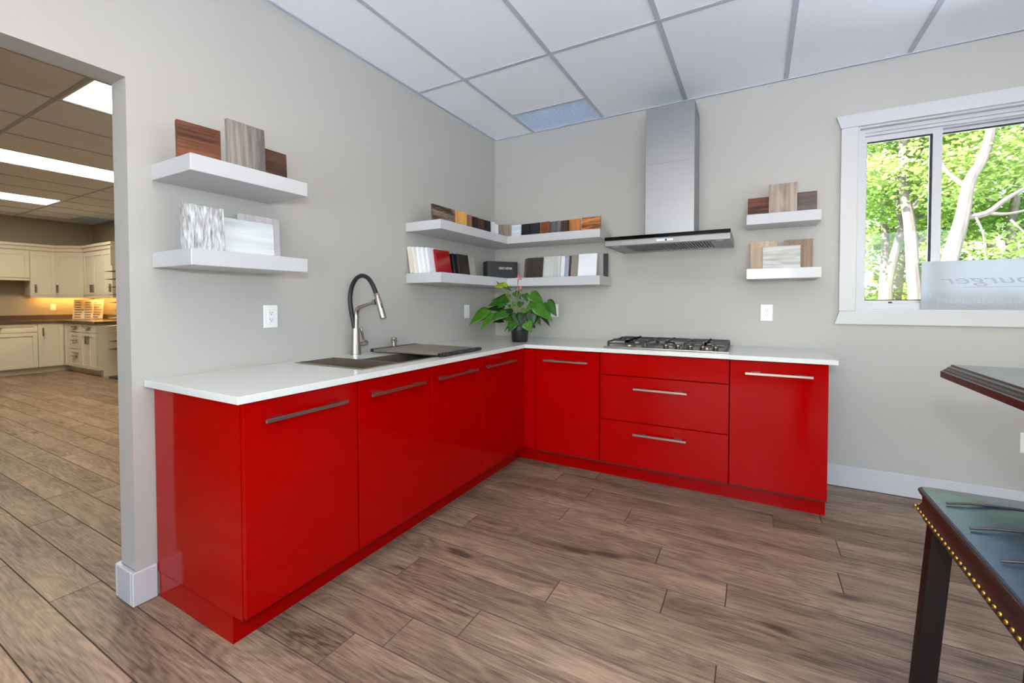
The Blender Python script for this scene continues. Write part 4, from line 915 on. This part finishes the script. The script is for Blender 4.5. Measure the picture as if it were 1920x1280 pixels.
# handle display board
t = thing('handle_display_board', 'cream board of assorted cabinet handles leaning in the showroom counter corner', 'display board', (-8.45, -.30, .865))
A0, A1 = Vector((-8.53, -.375, .8655)), Vector((-8.235, -.060, .8655)); tv = (A1-A0).normalized(); nv = Vector((tv.y, -tv.x, 0)); ln = (A1-A0).length
A0 = A0-nv*.0
Ld = math.radians(10); zt_ = Vector((-nv.x*math.sin(Ld), -nv.y*math.sin(Ld), math.cos(Ld))); nn = tv.cross(zt_); nn = -nn if nn.dot(nv) < 0 else nn
MX = Matrix(((tv.x, nn.x, zt_.x, A0.x), (tv.y, nn.y, zt_.y, A0.y), (0, nn.z, zt_.z, A0.z+.003), (0, 0, 0, 1)))
b2 = BM(); box(b2, 0, ln, 0, .012, 0, .345, M=MX); obj('board', b2, mat('board_cream', (236, 226, 200), .5), t)
for c_, (u0, wv) in enumerate(((.03, .12), (.175, .10), (.30, .11))):
    for r_ in range(7):
        zz = .03+r_*.044; b2 = BM(); wv2 = wv*random.uniform(.6, 1.0); m_ = [M_hand, M_brass, M_iron, M_nick][random.randrange(4)]
        tube(b2, [MX@Vector((u0, .0125, zz)), MX@Vector((u0+.006, .03, zz)), MX@Vector((u0+wv2-.006, .03, zz)), MX@Vector((u0+wv2, .0125, zz))], .0055, 6); obj('handle', b2, m_, t)
outlet((XB, -.555, 1.078), (1, 0, 0), 'cream outlet on the showroom backsplash wall left of the handle board')
# sample rack at the jamb
t = thing('sample_rack', 'tall rack with dark pointed trays beside the cream cabinets', 'rack', (-6.45, -.30, 0))
pbox('post', M_cab, t, -6.47, -6.44, -.36, -.30, .03, 2.02); pbox('header', M_cab, t, -6.439, -6.42, -.545, -.30, 1.72, 2.02)
pbox('base', M_iron, t, -6.60, -6.30, -.535, -.10, 0.0, .028, bev=.004)
M_tray = mat('tray_dark', (52, 46, 52), .4)
for i in range(11):
    z = .45+i*.118; b2 = BM(); prism(b2, [(-.585 if i > 8 else -.555, z), (-.365, z-.014), (-.365, z+.022)], -6.56, -6.34, 'x'); obj('tray', b2, M_tray, t)

# ------------------------------------------------------------------ outdoors
b2 = BM(); box(b2, -14, 40, 6.2, 60, -.9, -.35); struct('ground', b2, mat('grass', (128, 150, 84), .9, var=.3, vscale=2))
b2 = BM(); box(b2, XR+.14, 40, -30, .16, -.9, -.35); box(b2, -14, XR+.139, -30, YF-.14, -.9, -.35); box(b2, -14, 40, .17, 6.2, -.9, -.35); struct('parking_lot', b2, mat('concrete', (214, 221, 230), .9, var=.1, vscale=3))  # pale ground out of view, added to bounce daylight up to the ceiling
M_bark = mat('bark', (84, 77, 67), .85, bump=.9, vscale=14, var=.3, aniso=(1, 1, .25))
def leafy(name, rgb):
    m = bpy.data.materials.new(name); m.use_nodes = True; nt = m.node_tree
    for n_ in list(nt.nodes): nt.nodes.remove(n_)
    o = nt.nodes.new('ShaderNodeOutputMaterial'); mx = nt.nodes.new('ShaderNodeMixShader'); mx.inputs[0].default_value = .45
    d = nt.nodes.new('ShaderNodeBsdfDiffuse'); d.inputs[0].default_value = lin(rgb); tr = nt.nodes.new('ShaderNodeBsdfTranslucent'); tr.inputs[0].default_value = lin((min(255, rgb[0]+25), min(255, rgb[1]+20), rgb[2]))
    nt.links.new(d.outputs[0], mx.inputs[1]); nt.links.new(tr.outputs[0], mx.inputs[2]); nt.links.new(mx.outputs[0], o.inputs[0]); return m
LF = [leafy('foliage_a', (120, 146, 74)), leafy('foliage_b', (138, 158, 94)), leafy('foliage_c', (92, 124, 60))]
def foliage(parent, blobs, m, size=.11):
    b3 = BM()
    for (c, r, n_) in blobs:
        c = Vector(c); r = Vector(r)
        for _ in range(int(n_*1.7)):
            while True:
                q_ = Vector((random.uniform(-1, 1), random.uniform(-1, 1), random.uniform(-1, 1)))
                if .15 < q_.length < 1: break
            p_ = c+Vector((q_.x*r.x, q_.y*r.y, q_.z*r.z)); E_ = Euler((random.uniform(-.9, .9), random.uniform(-.9, .9), random.uniform(0, 6.28))).to_matrix(); s_ = size*.76*random.uniform(.55, 1.25)
            vs = [b3.verts.new(p_+E_@(Vector(k)*s_)) for k in ((0, -.6, 0), (.5, -.1, .08), (.28, .3, 0), (0, .7, .05), (-.28, .3, 0), (-.5, -.1, .08))]
            b3.faces.new(vs)
    o = obj('foliage', b3, m, parent); o['kind'] = 'stuff'
def tree(label, trunk, r0, r1, branches, blobs, k, size=.11):
    t = thing('maple_tree', label, 'tree', (trunk[0][0], trunk[0][1], -.36), 'trees outside the window')
    pts = smoothpts([(trunk[0][0]-.05, trunk[0][1], -.38)]+list(trunk), 4); n_ = len(pts)
    b3 = BM(); tube(b3, pts, [r0+(r1-r0)*i/(n_-1) for i in range(n_)], 10); obj('trunk', b3, M_bark, t, True)
    for br, ra, rb in branches:
        p3 = smoothpts(br, 4); b3 = BM(); tube(b3, p3, [ra+(rb-ra)*i/(len(p3)-1) for i in range(len(p3))], 7); obj('branch', b3, M_bark, t, True)
    foliage(t, blobs, LF[k], size)
def crownblobs(cx, cy, zs, rx, ry, n_, seed):
    rr = random.Random(seed); out = []
    for z in zs:
        for _ in range(3): out.append(((cx+rr.uniform(-rx, rx), cy+rr.uniform(-ry, ry), z+rr.uniform(-.3, .3)), (rr.uniform(.7, 1.2), rr.uniform(.6, 1.0), rr.uniform(.35, .6)), n_))
    return out
tree('bent maple with the thick pale trunk in the left window pane', [(4.8, 8, 1.06), (4.75, 8, 1.84), (4.69, 8, 2.69), (4.61, 8, 3.22), (4.57, 8, 3.9), (4.6, 8, 5.0), (4.7, 8, 6.2)], .125, .05,
     [([(4.66, 8, 2.9), (4.9, 8.0, 3.3), (5.2, 8.1, 3.6)], .05, .015), ([(4.6, 8, 3.4), (4.3, 8, 3.9), (4.0, 8, 4.2)], .04, .012), ([(4.73, 8, 2.2), (4.95, 8.1, 2.45), (5.2, 8.1, 2.55)], .035, .01)],
     crownblobs(4.7, 8.6, (3.4, 4.0, 4.7, 5.4), 1.2, .8, 330, 1)+[((5.25, 8.4, 2.3), (.35, .5, .5), 160), ((4.1, 9.0, 2.3), (.25, .4, .6), 120)], 0, .10)
tree('slanting pale maple left of the bent one', [(4.56, 9, 1.05), (4.60, 9, 1.69), (4.70, 9, 2.26), (4.79, 9, 2.72), (4.89, 9, 2.98), (5.04, 9, 3.4), (5.1, 9, 5.0)], .105, .04,
     [([(4.79, 9, 2.72), (4.72, 9, 3.3), (4.75, 9, 4.2)], .05, .02), ([(4.85, 9, 2.85), (5.2, 9, 3.0), (5.6, 9, 3.4)], .04, .012)], crownblobs(4.9, 9.8, (3.2, 4.2, 5.2), 1.3, .8, 300, 2)+[((5.5, 9.6, 1.7), (.5, .5, .6), 220)], 2)
tree('thin upright maple at the left edge of the window view', [(4.79, 10.5, 1.03), (4.81, 10.5, 2.02), (4.82, 10.5, 2.8), (4.76, 10.5, 3.59), (4.8, 10.5, 5.2)], .11, .05, [([(4.82, 10.5, 2.7), (5.05, 10.5, 3.1), (5.3, 10.5, 3.3)], .04, .012)],
     crownblobs(4.7, 11, (3.0, 3.7, 4.6, 5.6), 1.2, .9, 300, 3), 1, .12)
tree('slim shaded maple standing between the two pale trunks', [(5.37, 12, 1.02), (5.44, 12, 2.1), (5.47, 12, 2.95), (5.53, 12, 4.5), (5.5, 12, 6)], .11, .05, [], crownblobs(5.6, 12.6, (1.2, 2.0, 3.2, 4.4, 5.4), 1.4, .9, 300, 4), 2, .13)
tree('leaning maple with forked limbs in the right window pane', [(4.94, 7, 1.07), (5.0, 7, 1.86), (5.11, 7, 2.4), (5.17, 7, 2.76), (5.23, 7, 3.21), (5.4, 7, 3.63), (5.49, 7, 4.2), (5.5, 7, 5.2)], .135, .05,
     [([(5.14, 7, 2.6), (5.45, 7, 2.65), (5.7, 7, 2.88), (6.1, 7, 3.15)], .06, .02), ([(5.45, 7, 2.65), (5.75, 7, 2.62), (6.2, 7.1, 2.75)], .03, .01), ([(5.28, 7, 2.7), (5.38, 6.9, 2.3), (5.42, 6.9, 1.9), (5.55, 6.9, 1.6)], .018, .008), ([(5.7, 6.9, 2.5), (5.9, 6.9, 2.2), (6.0, 6.9, 1.8)], .018, .007), ([(5.2, 7, 3.1), (4.9, 7, 3.5), (4.75, 7, 4.1)], .045, .012)],
     crownblobs(5.7, 7.9, (3.5, 4.1, 4.8), 1.1, .7, 300, 5)+[((5.15, 7.6, 3.3), (.45, .5, .5), 240), ((5.5, 8.2, 2.0), (.6, .6, .45), 260), ((6.2, 8.0, 2.2), (.7, .6, .45), 260), ((5.35, 8.0, 1.6), (.5, .5, .3), 150)], 1, .10)
tree('maple at the right edge of the window view behind the sign', [(6.63, 9.5, 1.05), (6.64, 9.5, 2.2), (6.62, 9.5, 2.64), (6.69, 9.5, 3.4), (6.8, 9.5, 5)], .12, .05, [([(6.62, 9.5, 2.6), (7.0, 9.5, 2.9), (7.4, 9.5, 3.3)], .05, .015)], crownblobs(6.7, 10.2, (1.8, 2.6, 3.6, 4.8), 1.4, .9, 300, 6), 2, .12)
for i, (x, y) in enumerate(((6.0, 17), (8.4, 16), (10.5, 18), (12.5, 17))):
    tree(['leafy maple far behind the pale trunks', 'leafy maple far behind the leaning one', 'leafy maple far behind the right pane', 'leafy maple at the far right beyond the window'][i], [(x, y, 1.0), (x+.1, y, 2.6), (x, y, 4.2), (x, y, 6)], .16, .06, [], crownblobs(x, y, (1.0, 2.0, 3.2, 4.6, 6.2), 1.9, 1.0, 260, 10+i), (2, 0, 1, 2)[i], .19)
# marker and lamp post seen low in the left pane
t = thing('road_sign', 'small orange round marker on a post low behind the trees', 'sign', (6.05, 14.5, -.36))
b2 = BM(); tube(b2, [(6.05, 14.5, -.36), (6.05, 14.5, 1.28)], .03, 8); obj('post', b2, M_nick, t, True)
b2 = BM(); tube(b2, [(6.05, 14.46, 1.33), (6.05, 14.43, 1.33)], .10, 20); obj('disc', b2, mat('sign_orange', (240, 160, 20), .5), t)
